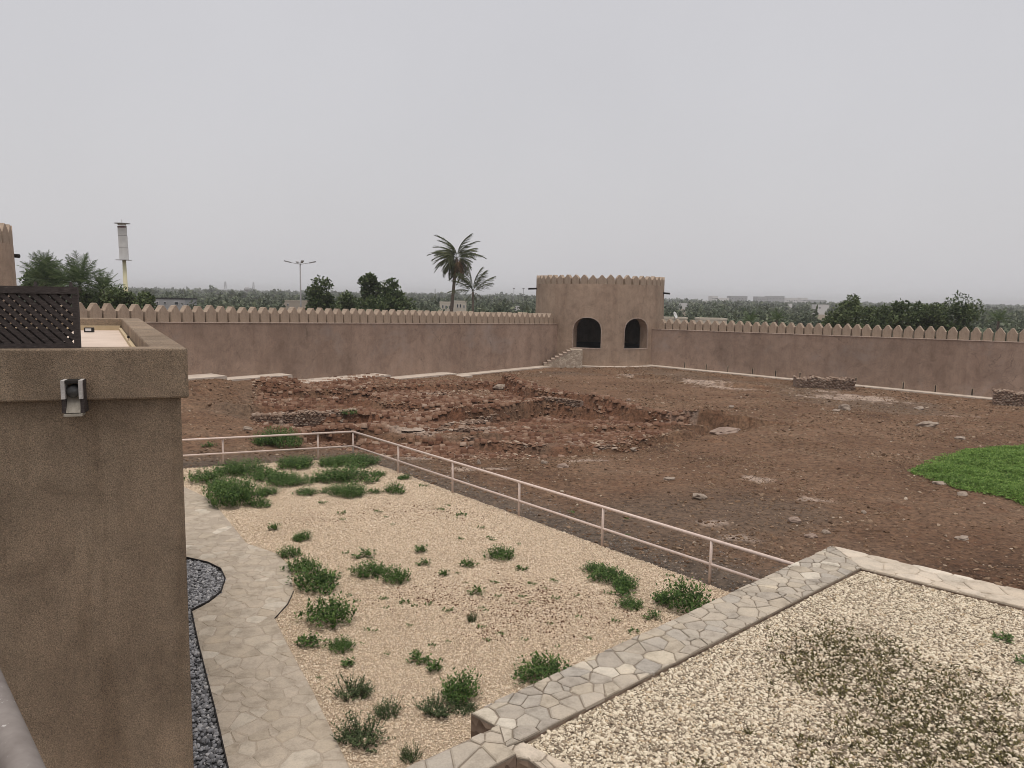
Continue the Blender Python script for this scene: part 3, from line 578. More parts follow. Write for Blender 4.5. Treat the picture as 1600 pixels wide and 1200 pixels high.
# left tower (only its edge is in view)
def edge_tower():
    c = np.array([-27.0, 33.5]); e = at(26, 430, 33.5); c = np.array([e[0] - 4.25 * .83, e[1] - 4.25 * .56]); zt = at(10, 373, 29.0)[2]
    root = thing('watch_tower', 'tall round brown tower with slotted battlement at the frame edge', 'tower', (*c, 0)); mb = MB(); n = 64
    P = [(c[0] + (4.2 + (.18 if z < 0 else 0)) * math.cos(2 * math.pi * k / n), c[1] + (4.2 + (.18 if z < 0 else 0)) * math.sin(2 * math.pi * k / n), z) for z in (-1.0, zt) for k in range(n)]
    mb.add(P, [(k, (k + 1) % n, n + (k + 1) % n, n + k) for k in range(n)] + [tuple(range(n, 2 * n))]); mb.build('tower_wall', M_TOWER, root)
    nm = 38; mm = merlon_mesh(.62, .85, .4, 50)
    for k in range(nm):
        u = 2 * math.pi * k / nm; o = bpy.data.objects.new('merlon', mm); COL.objects.link(o); o.parent = root; o.matrix_parent_inverse = Matrix.Translation(-root.location)
        o.matrix_basis = Matrix.Translation((c[0] + 4.19 * math.sin(u), c[1] - 4.19 * math.cos(u), zt - .005)) @ Matrix.Rotation(u + math.pi, 4, 'Z')
    mb = MB(); p = at(25, 399, 33.5); mb.tube((p[0] - .3, p[1], p[2]), (p[0] + .14, p[1], p[2] - .03), .09); mb.build('water_spout', M_BLACK, root)
edge_tower()

# ------------------------------------------------------------------ stone stair to the arch
def rock_mesh(name, sx, sy, sz, mat, seed, sub=2, rough=.35):
    bm = bmesh.new(); bmesh.ops.create_icosphere(bm, subdivisions=sub, radius=1.0)
    for v in bm.verts:
        p = v.co + Vector((seed * 3.7, seed * 1.3, seed * 2.1)); k = 1 + rough * mnoise.noise(p * 1.1) + rough * .5 * mnoise.noise(p * 2.7)
        v.co = Vector((v.co.x * sx * k, v.co.y * sy * k, v.co.z * sz * k))
    me = bpy.data.meshes.new(name); bm.to_mesh(me); bm.free(); me.materials.append(mat); return me
def stair():
    root = thing('stone_stair', 'small rubble stone stair leading up to the arch of round tower', 'stair', (4.2, 60.3, .4)); n = 7
    x0, x1, xl = 2.55, 4.75, 5.65
    for k in range(n):
        a = x0 + (x1 - x0) * k / n; z = .42 + (1.78 - .42) * (k + 1) / (n + 1)
        mb = MB(); mb.box(((a + x1) / 2, 60.55, (z + .2) / 2), (x1 - a - .004 * k, 1.5 - .006 * k, z - .2)); st_ = mb.build('step', M_STAIR, root); mb = MB(); mb.box((a + (x1 - x0) / n / 2 + .01, 60.55, z + .022), ((x1 - x0) / n + .05, 1.54, .04)); mb.build('tread', M_LEDGE, st_)
    mb = MB(); mb.box(((x1 + xl) / 2 - .03, 60.6, .99), (xl - x1 + .06, 1.62, 1.56)); mb.build('landing', M_STAIR, root)
t = NT('stair_stone', .95); v = t.voro(5.5, 'F1', 'Color'); c = t.mix((.44, .36, .28), t.ramp(v, [(.2, (.32, .255, .20)), (.8, (.54, .46, .37))]), .7); dd = t.voro(5.5, 'DISTANCE_TO_EDGE')
t.col(t.mix(c, (.26, .21, .165), t.grey(dd, .0, .05, .7, 0))).bump(dd, .7, .05); M_STAIR = t.m
stair()

# ------------------------------------------------------------------ crazy paving
def clip(poly, a, b, c):            # keep a*x+b*y<=c
    out = []; n = len(poly)
    for i in range(n):
        p, q = poly[i], poly[(i + 1) % n]; dp = a * p[0] + b * p[1] - c; dq = a * q[0] + b * q[1] - c
        if dp <= 0: out.append(p)
        if (dp < 0 < dq) or (dq < 0 < dp): t_ = dp / (dp - dq); out.append((p[0] + (q[0] - p[0]) * t_, p[1] + (q[1] - p[1]) * t_))
    return out
def area(p): return .5 * sum(p[i][0] * p[(i + 1) % len(p)][1] - p[(i + 1) % len(p)][0] * p[i][1] for i in range(len(p)))
def paving(region, cell, zt, th, joint, mat, parent, seed, limit=300, prefer=None, round_=.2, zj=.004, wv=.22):
    r = random.Random(seed); P = np.array(region); a, b = P.min(0) - cell, P.max(0) + cell; seeds = []
    tries = int((b[0] - a[0]) * (b[1] - a[1]) / cell ** 2 * 14)
    for _ in range(tries):
        x, y = r.uniform(a[0], b[0]), r.uniform(a[1], b[1]); m = cell * r.uniform(.45, 1.15)
        if all((x - q[0]) ** 2 + (y - q[1]) ** 2 > m * m for q in seeds): seeds.append((x, y))
    S = np.array(seeds); polys = []; Wt = np.array([r.uniform(-wv, wv) * cell * cell for _ in seeds])
    if area(region) < 0: region = region[::-1]
    for si_, (x, y) in enumerate(seeds):
        d = np.hypot(S[:, 0] - x, S[:, 1] - y); near = np.argsort(d)[1:16]; poly = list(region)
        for k in near:
            qx, qy = S[k]; nx_, ny_ = qx - x, qy - y; poly = clip(poly, nx_, ny_, nx_ * (x + qx) / 2 + ny_ * (y + qy) / 2 + (Wt[si_] - Wt[k]) / 2)
            if len(poly) < 3: break
        if len(poly) < 3 or abs(area(poly)) < cell * cell * .05: continue
        polys.append(poly)
    if prefer: polys.sort(key=prefer)
    out = []
    for poly in polys[:limit]:
        n = len(poly); c = np.mean(np.array(poly), 0); rad = math.sqrt(abs(area(poly)) / math.pi); k = max(.6, 1 - joint / rad)
        Q = [c + (np.array(p) - c) * k for p in poly]; W = []
        for i in range(n):
            p0, p1, p2 = Q[i - 1], Q[i], Q[(i + 1) % n]; e = round_ * r.uniform(.5, 1.3); W.append(p1 + (p0 - p1) * e); W.append(p1 + (p2 - p1) * e)
        W = [w + np.array([r.uniform(-1, 1), r.uniform(-1, 1)]) * .012 * min(1, rad / .2) for w in W]
        m = len(W); z = zt + r.uniform(-zj, zj); tx, ty = r.uniform(-.012, .012), r.uniform(-.012, .012); ins = min(.018, rad * .12)
        V = [(w[0], w[1], zt - th) for w in W] + [(w[0], w[1], z - .012 + (w[0] - c[0]) * tx + (w[1] - c[1]) * ty) for w in W]
        V += [(c[0] + (w[0] - c[0]) * (1 - ins / rad), c[1] + (w[1] - c[1]) * (1 - ins / rad), z + (w[0] - c[0]) * tx + (w[1] - c[1]) * ty) for w in W]
        F = [(i, (i + 1) % m, m + (i + 1) % m, m + i) for i in range(m)] + [(m + i, m + (i + 1) % m, 2 * m + (i + 1) % m, 2 * m + i) for i in range(m)] + [tuple(range(2 * m, 3 * m))]
        mb = MB(); mb.add(V, F); out.append(mb.build('flagstone', mat, parent))
    return out

# raised planter with flagstone-topped walls
o0, o1, i1, i0 = (-.42, 8.44), (6.67, 14.85), (6.69, 13.61), (.20, 7.91)
o2, i2 = (6.67 + 2.44 * 2.0, 14.85 - 2.235 * 2.0), (6.69 + 1.92 * 2.55, 13.61 - 1.724 * 2.55)
RA = [o0, o1, i1, i0, (.0, 7.76), (-.07, 8.14)]; RR = [(o1[0] + .004, o1[1] - .006), o2, i2, (i1[0] + .004, i1[1] - .002)]
RB = [(-.075, 8.135), (-1.01, 7.35), (-2.2, 6.35), (-1.3, 6.3), (-.13, 7.37), (.12, 7.60), (-.005, 7.755)]
RC = [(.005, 7.75), (.2, 7.9), (.5, 7.63), (.79, 7.4), (1.6, 6.7), (.95, 6.7), (.25, 7.57), (.13, 7.6)]
pw = thing('planter_wall', 'low stone wall with crazy-paved top around the pale pebble bed', 'wall', (*o1, 0))
for poly, mm_, z in ((RA, M_MORTAR, 1.0), (RR, M_MORTARR, 1.003), (RB, M_MORTAR, 1.035), (RC, M_MORTAR, .99)):
    mb = MB(); mb.prism(poly, -.3, z - .045); mb.build('wall_core', M_CORE, pw); mb = MB(); mb.prism(poly, z - .044, z - .021); mb.build('mortar_bed', mm_, pw)
paving(RA, .285, 1.0, .05, .008, M_FLAG, pw, 3, round_=.05, zj=.006, wv=.42); paving(RR, .62, 1.003, .05, .006, M_FLAG2, pw, 4, zj=.002); paving(RB, .38, 1.035, .05, .007, M_FLAG, pw, 5, round_=.05, wv=.42); paving(RC, .30, .99, .05, .01, M_FLAG2, pw, 6, round_=.1)
# planter pebbles
PBED = [i0, i1, i2, (13.5, 5.5), (1.6, 5.5), (.6, 7.4)]
mb = MB(); mb.prism(PBED, .4, .925); tag(mb.build('planter_earth', M_PBED), 'earth under the pale pebbles', kind='structure')
x, y, r_ = sample(PBED, 1900, 41); k = inside(x, y, VIEW) | (y < 9); dryn = sstep(.06, .26, fbm(x, y, 2.4, 4, 55) * .8 + .22 * np.exp(-(((x - 5.5) / 1.5) ** 2 + ((y - 9.0) / 1.2) ** 2))); k &= r_.random(len(x)) > dryn * .42
dxy, _ = linedist(x, y, [i0, i1, i2]); k &= dxy > .025; x, y = x[k], y[k]; sz = np.clip(.0150 * np.exp(r_.normal(0, .34, len(x))), .008, .036)
scatter('pale_pebbles', np.stack([x, y, .927 + r_.random(len(x)) * .012], -1), sz, M_GRAVR, .62, .5, 'pale limestone pebbles filling the raised bed', 2, .5, True)
dr_v, dr_f = [], []; x, y, r_ = sample(PBED, 190, 43); w = sstep(.05, .26, fbm(x, y, 2.4, 4, 55) * .8 + .24 * np.exp(-(((x - 5.5) / 1.5) ** 2 + ((y - 9.0) / 1.2) ** 2))); k = (r_.random(len(x)) < w) & (y < 12.5); x, y = x[k], y[k]
for px_, py_ in zip(x, y):
    for _ in range(random.randint(4, 9)):
        a = random.uniform(0, 6.28); l = random.uniform(.03, .09); b = np.array([px_ + random.gauss(0, .02), py_ + random.gauss(0, .02), .93]); d = np.array([math.cos(a) * .8, math.sin(a) * .8, random.uniform(.1, .7)]); s_ = np.array([-math.sin(a), math.cos(a), 0]) * random.uniform(.006, .015)
        n0 = len(dr_v); dr_v += [b - s_ * .4, b + s_ * .4, b + d * l * .6 + s_, b + d * l * .6 - s_, b + d * l]; dr_f += [(n0, n0 + 1, n0 + 2, n0 + 3), (n0 + 3, n0 + 2, n0 + 4, n0 + 4)]
mb = MB(); mb.v = [tuple(map(float, q)) for q in dr_v]; mb.f = [f if f[2] != f[3] else f[:3] for f in dr_f]; tag(mb.build('withered_weeds', M_DRY), 'withered brown weeds among the pale pebbles', kind='stuff')

# ------------------------------------------------------------------ path, dark pebble bed, gravel bed
PR = [(288, 762), (322, 778), (345, 800), (385, 850), (432, 866), (452, 885), (459, 925), (447, 948), (429, 968), (455, 1020), (490, 1085), (545, 1200), (605, 1330)]
PL = [(390, 1330), (355, 1200), (335, 1110), (310, 1010), (299, 957), (325, 944), (345, 928), (352, 907), (345, 892), (325, 882), (290, 874), (240, 862)]
PATH = xy(PR) + xy(PL) + [(-9.4, 17.9), (-11.2, 21.0)]
BBED = xy(PL) + [(-8.6, 16.6), (-3.65, 8.2), (-3.0, 7.0)]
path = MB(); path.prism(PATH, -.2, .022); path = tag(path.build('paved_path', M_MORTARP), 'winding crazy-paved stone path beside the building', kind='structure')
paving(PATH, .33, .031, .04, .006, M_PATH, path, 11, 300, lambda p: -abs(area(p)) / (np.mean([q[1] for q in p]) ** 2), .10, .002)
mb = MB(); pl = xy(PL)
for a, b in zip(pl[:-1], pl[1:]): mb.beam((*a, .02), (*b, .02), .018, .09)
mb.build('edging', M_BLACK, path)
mb = MB(); pl = xy([(459, 925), (450, 945), (429, 968)])
for a, b in zip(pl[:-1], pl[1:]): mb.beam((*a, .018), (*b, .018), .010, .02)
mb.build('edging', M_BLACK, path)
mb = MB(); mb.prism(BBED, -.3, -.004); tag(mb.build('pebble_bed_earth', M_BBED), 'dark earth strip beside the building', kind='structure')
x, y, r_ = sample(BBED, 800, 51); sz = np.clip(.026 * np.exp(r_.normal(0, .25, len(x))), .012, .05)
scatter('dark_pebbles', np.stack([x, y, .0 + r_.random(len(x)) * .02], -1), sz, M_GRAVB, .65, .5, 'dark grey pebbles between the building and the path', 2, .4, True)
mb = MB(); mb.prism(GRAVEL, -.4, -.012); tag(mb.build('gravel_base', M_GBED), 'fine cream gravel base', kind='structure')
x, y, r_ = sample(GRAVEL, 1700, 61); k = inside(x, y, VIEW) & ~inside(x, y, PATH) & ~inside(x, y, BBED) & (r_.random(len(x)) < np.clip(1.25 - (y - 9) * .045, .4, 1)); x, y = x[k], y[k]
sz = np.clip(.0122 * np.exp(r_.normal(0, .32, len(x))), .007, .032) * (1 + np.clip(y - 12, 0, 14) * .03)
scatter('cream_gravel', np.stack([x, y, -.008 + r_.random(len(x)) * .012], -1), sz, M_GRAV, .65, .6, 'cream gravel strewn over the fenced bed', 1, .5)
x, y, r_ = sample(GRAVEL, 500, 63); w = np.zeros(len(x))
for px, py, a, b in ((700, 932, .9, .35), (850, 955, 1.5, .55), (775, 990, .5, .18), (815, 925, 1.2, .3), (640, 800, 1.6, .5), (500, 812, 1.2, .4)):
    q = on(px, py); w = np.maximum(w, np.exp(-(((x - q[0]) / a) ** 2 + ((y - q[1]) / b / 1.6) ** 2)) * (.35 if py < 850 else .85) * (1 + 2.5 * fbm(x, y, .4, 3, 15)))
k = (r_.random(len(x)) < w) & ~inside(x, y, PATH); x, y = x[k], y[k]
scatter('brown_grit', np.stack([x, y, r_.random(len(x)) * .012], -1), np.clip(.012 * np.exp(r_.normal(0, .35, len(x))), .006, .03), M_RUBBLE, .6, .6, 'brown soil grit staining the cream gravel', 1, .5)
# ------------------------------------------------------------------ railing (posts, two rails)
rail = thing('railing', 'beige tubular railing with two rails along the cream gravel bed', 'railing', (*RAIL_A, 0))
def rpt(k): return np.array(RAIL_A) + (np.array(RAIL_B) - np.array(RAIL_A)) * k / 5
for q in [rpt(k) for k in range(6)] + [np.array(p) for p in LEFT_POSTS]:
    mb = MB(); mb.tube((*q, -.1), (*q, .955), .032, n=12); mb.build('post', M_RAIL, rail, True)
chain = [np.array(LEFT_POSTS[2]) + np.array([-2.9, -1.2]), np.array(RAIL_A), RAIL_END + RD_ * .1]
for nm, z, rr in (('top_rail', .965, .036), ('lower_rail', .43, .031)):
    mb = MB()
    for a, b in zip(chain[:-1], chain[1:]): mb.tube((*a, z), (*b, z), rr, n=12)
    mb.build(nm, M_RAIL, rail, True)

# ------------------------------------------------------------------ near flat-roofed building
K = np.array([-3.511, 8.0]); S1 = np.array([-8.12, 16.15]); fd = np.array([-.946, -.324]); sd = (S1 - K) / np.linalg.norm(S1 - K); ZT = 5.37; ZB = 4.83; WID = 5.0
A_, B_ = K + fd * WID, S1 + fd * WID
bld = thing('flat_roofed_building', 'brown stuccoed flat-roofed building with thick parapet, filling the corner nearest the camera', 'building', (*K, 0))
ki, ai, bi, si = K + (sd + fd) * .35, A_ + sd * .35, B_ - sd * .35, S1 + (fd - sd) * .35
def chamfer_wall(poly, z0, z1, name, mat):
    mb = MB(); mb.prism(poly, z0, z1); o = mb.build(name, mat, bld); bv = o.modifiers.new('bevel', 'BEVEL'); bv.width = .018; bv.segments = 2; bv.limit_method = 'ANGLE'; return o
mb = MB()
ring_o = [K, A_, B_, S1]; ring_i = [ki, ai, bi, si]; P = [(*q, ZB) for q in ring_o] + [(*q, ZT) for q in ring_o] + [(*q, ZT) for q in ring_i] + [(*q, ZB) for q in ring_i]
F = []
for k in (0, 2, 3):
    n = (k + 1) % 4; F += [(k, n, 4 + n, 4 + k), (4 + k, 4 + n, 8 + n, 8 + k), (8 + k, 8 + n, 12 + n, 12 + k), (12 + k, 12 + n, n, k)]
mb.add(P, F); o = mb.build('parapet', M_NEAR, bld); bm = bmesh.new(); bm.from_mesh(o.data); bmesh.ops.recalc_face_normals(bm, faces=bm.faces); bm.to_mesh(o.data); bm.free()
bv = o.modifiers.new('bevel', 'BEVEL'); bv.width = .02; bv.segments = 2; bv.limit_method = 'ANGLE'; bv.angle_limit = R(40)
kb, ab, bb, sb_ = K + (sd + fd) * .075, A_ + sd * .075, B_ - sd * .075, S1 + (fd - sd) * .075
chamfer_wall([tuple(q) for q in (kb, ab, bb, sb_)], -.3, ZB + .1, 'wall', M_NEAR)
mb = MB(); ins = .33; mb.prism([tuple(q) for q in (K + (sd + fd) * ins, A_ + sd * ins, B_ - sd * ins, S1 + (fd - sd) * ins)], ZB + .12, 5.125); rf = mb.build('roof_floor', M_ROOF, bld)
mb = MB(); a = si + fd * .03 - sd * .05; b = bi - sd * .05; mb.beam((*a, 5.17), (*b, 5.17), .09, .1)
a = ki + sd * .05 + fd * .04; b = si - sd * .1 + fd * .04; mb.beam((*a, 5.15), (*b, 5.15), .05, .06); mb.build('skirting', M_SKIRT, bld)
# things on the roof
p = on(139.5, 519, 5.14); mb = MB(); mb.box((p[0], p[1], p[2] + .045), (.16, .12, .09), .33); o = mb.build('roof_lamp', M_BLACK); tag(o, 'small dark box lamp on the flat roof near its back parapet', 'lamp'); mb = MB(); mb.box((p[0] + .02, p[1] - .065, p[2] + .05), (.10, .012, .05), .33); mb.build('lens', M_WHITE, o)
p = on(201, 538, 5.125); o = thing('vent_pipe', 'thin vent pipe with dark cap standing on the flat roof', 'pipe', p); mb = MB(); mb.tube(p, p + [0, 0, .10], .010); mb.build('pipe', M_ROOF, o); mb = MB(); mb.tube(p + [0, 0, .10], p + [0, 0, .13], .018); mb.build('cap', M_BLACK, o)
# lattice screen standing on the front parapet
def lattice():
    b0 = K + fd * 1.02 + sd * .16; root = thing('lattice_screen', 'dark wooden lattice screen standing on the parapet', 'screen', (*b0, ZT)); L_, H_ = 1.75, .60
    def pt(u, z, off=0.0): q = b0 + fd * u + np.array([-fd[1], fd[0]]) * off; return (q[0], q[1], ZT + z)
    nrm = (-fd[1], fd[0], 0)
    mb = MB(); mb.beam(pt(-.0, H_), pt(L_, H_), .075, .075); mb.build('top_rail', M_WOOD, root)
    mb = MB(); mb.beam(pt(.0, .025), pt(L_, .025), .055, .05); mb.build('bottom_rail', M_WOOD, root); mb = MB(); mb.beam(pt(.22, H_, -.30), pt(L_, H_, -.30), .06, .06); mb.build('added_back_rail', M_WOOD, root); mb = MB(); mb.beam(pt(.22, .02, -.30), pt(L_, .02, -.30), .06, .34); mb.build('added_back_board', M_WOOD, root)  # back rail and board are added to darken the holes of the lattice
    for u in (.025, L_ - .03): mb = MB(); mb.beam(pt(u, .004), pt(u, H_ - .04), .055, .058, upv=nrm); mb.build('stile', M_WOOD, root)
    for u in (.06, .38): mb = MB(); mb.tube(pt(u, H_ + .03), pt(u, H_ + .085), .022, .012, 8); mb.build('finial', M_WOOD, root)
    u0, u1, z0, z1 = .05, L_ - .05, .04, H_ - .03; st = .093
    for sg, off in ((1, .016), (-1, -.016), (1, -.30)):  # last layer: slats added behind so the holes look dark
        c = (u0 - (z1 - z0)) if sg > 0 else u0; k = 0
        cs = np.arange(u0 - (z1 - z0), u1, st)
        for c in cs:                      # u = c + (z-z0) or u = c + (z1-z)
            ul = u0 if off > -.1 else .24; ta, tb = max(0, ul - c), min(z1 - z0, u1 - c)
            if tb - ta < .03: continue
            f = (lambda t_: pt(c + t_, z0 + t_, off)) if sg > 0 else (lambda t_: pt(c + t_, z1 - t_, off))
            mb = MB(); mb.beam(f(ta), f(tb), .016, .046, upv=np.cross(np.array(nrm), np.array(f(tb)) - np.array(f(ta)))); mb.build('slat', M_WOOD, root)
lattice()
# rain spout on the parapet face
t = NT('bleached_wood', .85); n = t.noise(20, 5, .7, vec=t.stretch(1, 1, .3)); t.col(t.ramp(n, [(.3, (.24, .215, .18)), (.7, (.40, .365, .31))])); M_PALEW = t.m
t = NT('zinc', .5); t.col(t.ramp(t.noise(25, 4), [(.3, (.07, .07, .07)), (.7, (.14, .14, .14))])); t.b.inputs['Metallic'].default_value = .3; M_ZINC = t.m
t = NT('weathered_grey_wood', .7); n = t.noise(18, 5, .7); t.col(t.ramp(n, [(.3, (.30, .28, .27)), (.7, (.55, .53, .51))])); M_GREYW = t.m
def spout():
    c = K + fd * 1.087; nn = np.array([-fd[1] * -1, 0]); nn = np.array([.324, -.946]); rt = -fd; zb = 4.69
    root = thing('rain_spout', 'grey wooden rain spout with pale chute board on the parapet face', 'spout', (*(c + nn * .05), zb))
    def q(u, n_, z): p_ = c + rt * u * .76 + nn * n_; return (p_[0], p_[1], zb + z)
    ax = (np.array([*rt, 0]), np.array([*nn, 0]), np.array([0, 0, 1.0])); B = lambda u, n_, z, s_: (q(u, n_, z), s_)
    for s_ in (-1, 1):
        mb = MB(); mb.box(q(s_ * .105, .06, .275), (.036, .20, .19), ax=ax); mb.build('cheek', M_GREYW, root)
        mb = MB(); mb.box(q(s_ * .108, .045, .105), (.032, .16, .15), ax=ax); mb.build('lower_cheek', M_WOOD, root)
        mb = MB(); mb.box(q(s_ * .131, .03, .2), (.008, .18, .34), ax=ax); mb.build('side_board', M_WOOD, root)
    mb = MB(); mb.box(q(0, .05, .355), (.124, .20, .03), ax=ax); mb.build('cover', M_BLACK, root)
    mb = MB(); mb.tube(q(0, -.05, .265), q(0, .115, .245), .060, n=20); mb.build('pipe', M_ZINC, root, True)
    mb = MB(); mb.beam(q(0, .03, .20), q(0, .13, .03), .128, .02, upv=(*nn, .5)); mb.build('chute_board', M_PALEW, root)
    mb = MB(); mb.box(q(0, .08, .012), (.168, .16, .024), ax=ax); mb.build('lip', M_PALEW, root)
spout()
# handrail beside the camera
h0, h1 = on(-12, 1090, 5.4)[:2], on(33, 1200, 5.4)[:2]; hd = (h0 - h1) / np.linalg.norm(h0 - h1)
hr = thing('handrail', 'scuffed grey metal handrail pipe right beside the viewpoint', 'handrail', (*(h1 - hd * .35), 4.4))
mb = MB(); mb.tube((*(h1 - hd * .5), 5.4), (*(h0 + hd * 1.2), 5.4), .0225, n=24); mb.build('pipe', M_STEEL, hr, True)
for k in (-.4, 1.35): mb = MB(); q = h1 + hd * k; mb.tube((*q, 4.4), (*q, 5.385), .02, n=12); mb.build('post', M_STEEL, hr, True)

# ------------------------------------------------------------------ weeds
def weed_mesh(name, r, h, nst, nl, ls, seed, mat, sparse=False):
    g = random.Random(seed); V = []; F = []
    lob = [(g.uniform(-.45, .45) * r, g.uniform(-.35, .35) * r, g.uniform(.45, .75) * r) for _ in range(4)]
    for _ in range(nst):
        cx, cy, cr = g.choice(lob); a = g.uniform(0, 6.283); rr = cr * math.sqrt(g.random())
        bx, by = cx + math.cos(a) * rr, cy + math.sin(a) * rr; e = min(1, math.hypot(bx, by) / r)
        hh = h * (1.05 - .65 * e * e) * g.uniform(.55, 1.15); az = math.atan2(by, bx) + g.gauss(0, .7); lean = (.15 + .75 * e) * g.uniform(.5, 1.3) + (.5 if sparse else 0)
        dx, dy = math.cos(az) * lean, math.sin(az) * lean
        for k in range(nl):
            t_ = (k + g.random()) / nl; t_ = .15 + .85 * t_ if not sparse else t_
            p = np.array([bx + dx * hh * t_, by + dy * hh * t_, hh * t_ * (1 - .15 * lean * t_)])
            la = g.uniform(0, 6.283); up_ = g.uniform(-.1, 1.1); d = np.array([math.cos(la), math.sin(la), up_]); d /= np.linalg.norm(d); l = ls * g.uniform(.6, 1.3) * (1.1 - .4 * t_)
            s_ = np.cross(d, [0, 0, 1.0]); s_ = s_ / (np.linalg.norm(s_) + 1e-6) * l * g.uniform(.20, .34)
            n = len(V); V += [p, p + d * l * .5 + s_, p + d * l, p + d * l * .5 - s_]; F.append((n, n + 1, n + 2, n + 3))
        if sparse:
            n = len(V); w = .006; q = np.array([bx, by, 0]); e_ = np.array([bx + dx * hh, by + dy * hh, hh * (1 - .15 * lean)]); V += [q + [w, 0, 0], q - [w, 0, 0], e_ - [w * .4, 0, 0], e_ + [w * .4, 0, 0]]; F.append((n, n + 1, n + 2, n + 3))
    return bulk(name, np.array(V), np.array(F), mat, 'mesh')
W_S = [weed_mesh('weed', .18, .15, 26, 6, .06, 100 + k, M_WEED) for k in range(4)]
W_M = [weed_mesh('weed', .45, .27, 150, 8, .065, 200 + k, M_WEED) for k in range(4)]
W_L = [weed_mesh('weed', .95, .42, 560, 9, .07, 300 + k, M_WEED) for k in range(4)]
W_D = [weed_mesh('weed', .35, .32, 62, 18, .055, 400 + k, M_WEED2, True) for k in range(3)]
W_Z = [weed_mesh('weed', .12, .07, 12, 5, .045, 500 + k, M_WEED) for k in range(3)]
_wk = 0
def weed(px, py, w, label, kind=None, hs=1.0, z=0.0, cat='weed', group=None, asp=1.0):
    """px,py: where the middle of its foot meets the gravel; w: width in photo pixels"""
    global _wk; _wk += 1
    p = on(px, py, z) if z == 0 else ground_pt(px, py); r = w / 2 * kpx(p)
    kind = kind or ('Z' if r < .14 else 'S' if r < .27 else 'M' if r < .62 else 'L')
    me, r0 = {'Z': (W_Z, .12), 'S': (W_S, .18), 'M': (W_M, .45), 'L': (W_L, .95), 'D': (W_D, .40)}[kind]
    o = link('weed', me[_wk % len(me)]); s_ = r / r0; o.location = Vector((p[0], p[1], p[2] - .01)); o.rotation_euler = (0, 0, random.uniform(-.4, .4) + (math.pi if _wk % 2 else 0)); o.scale = (s_ * 1.05, s_ * asp, max(.6, min(1.3, s_)) * hs * 1.25)
    return tag(o, label, cat, group)
G1 = 'weeds growing in the cream gravel'
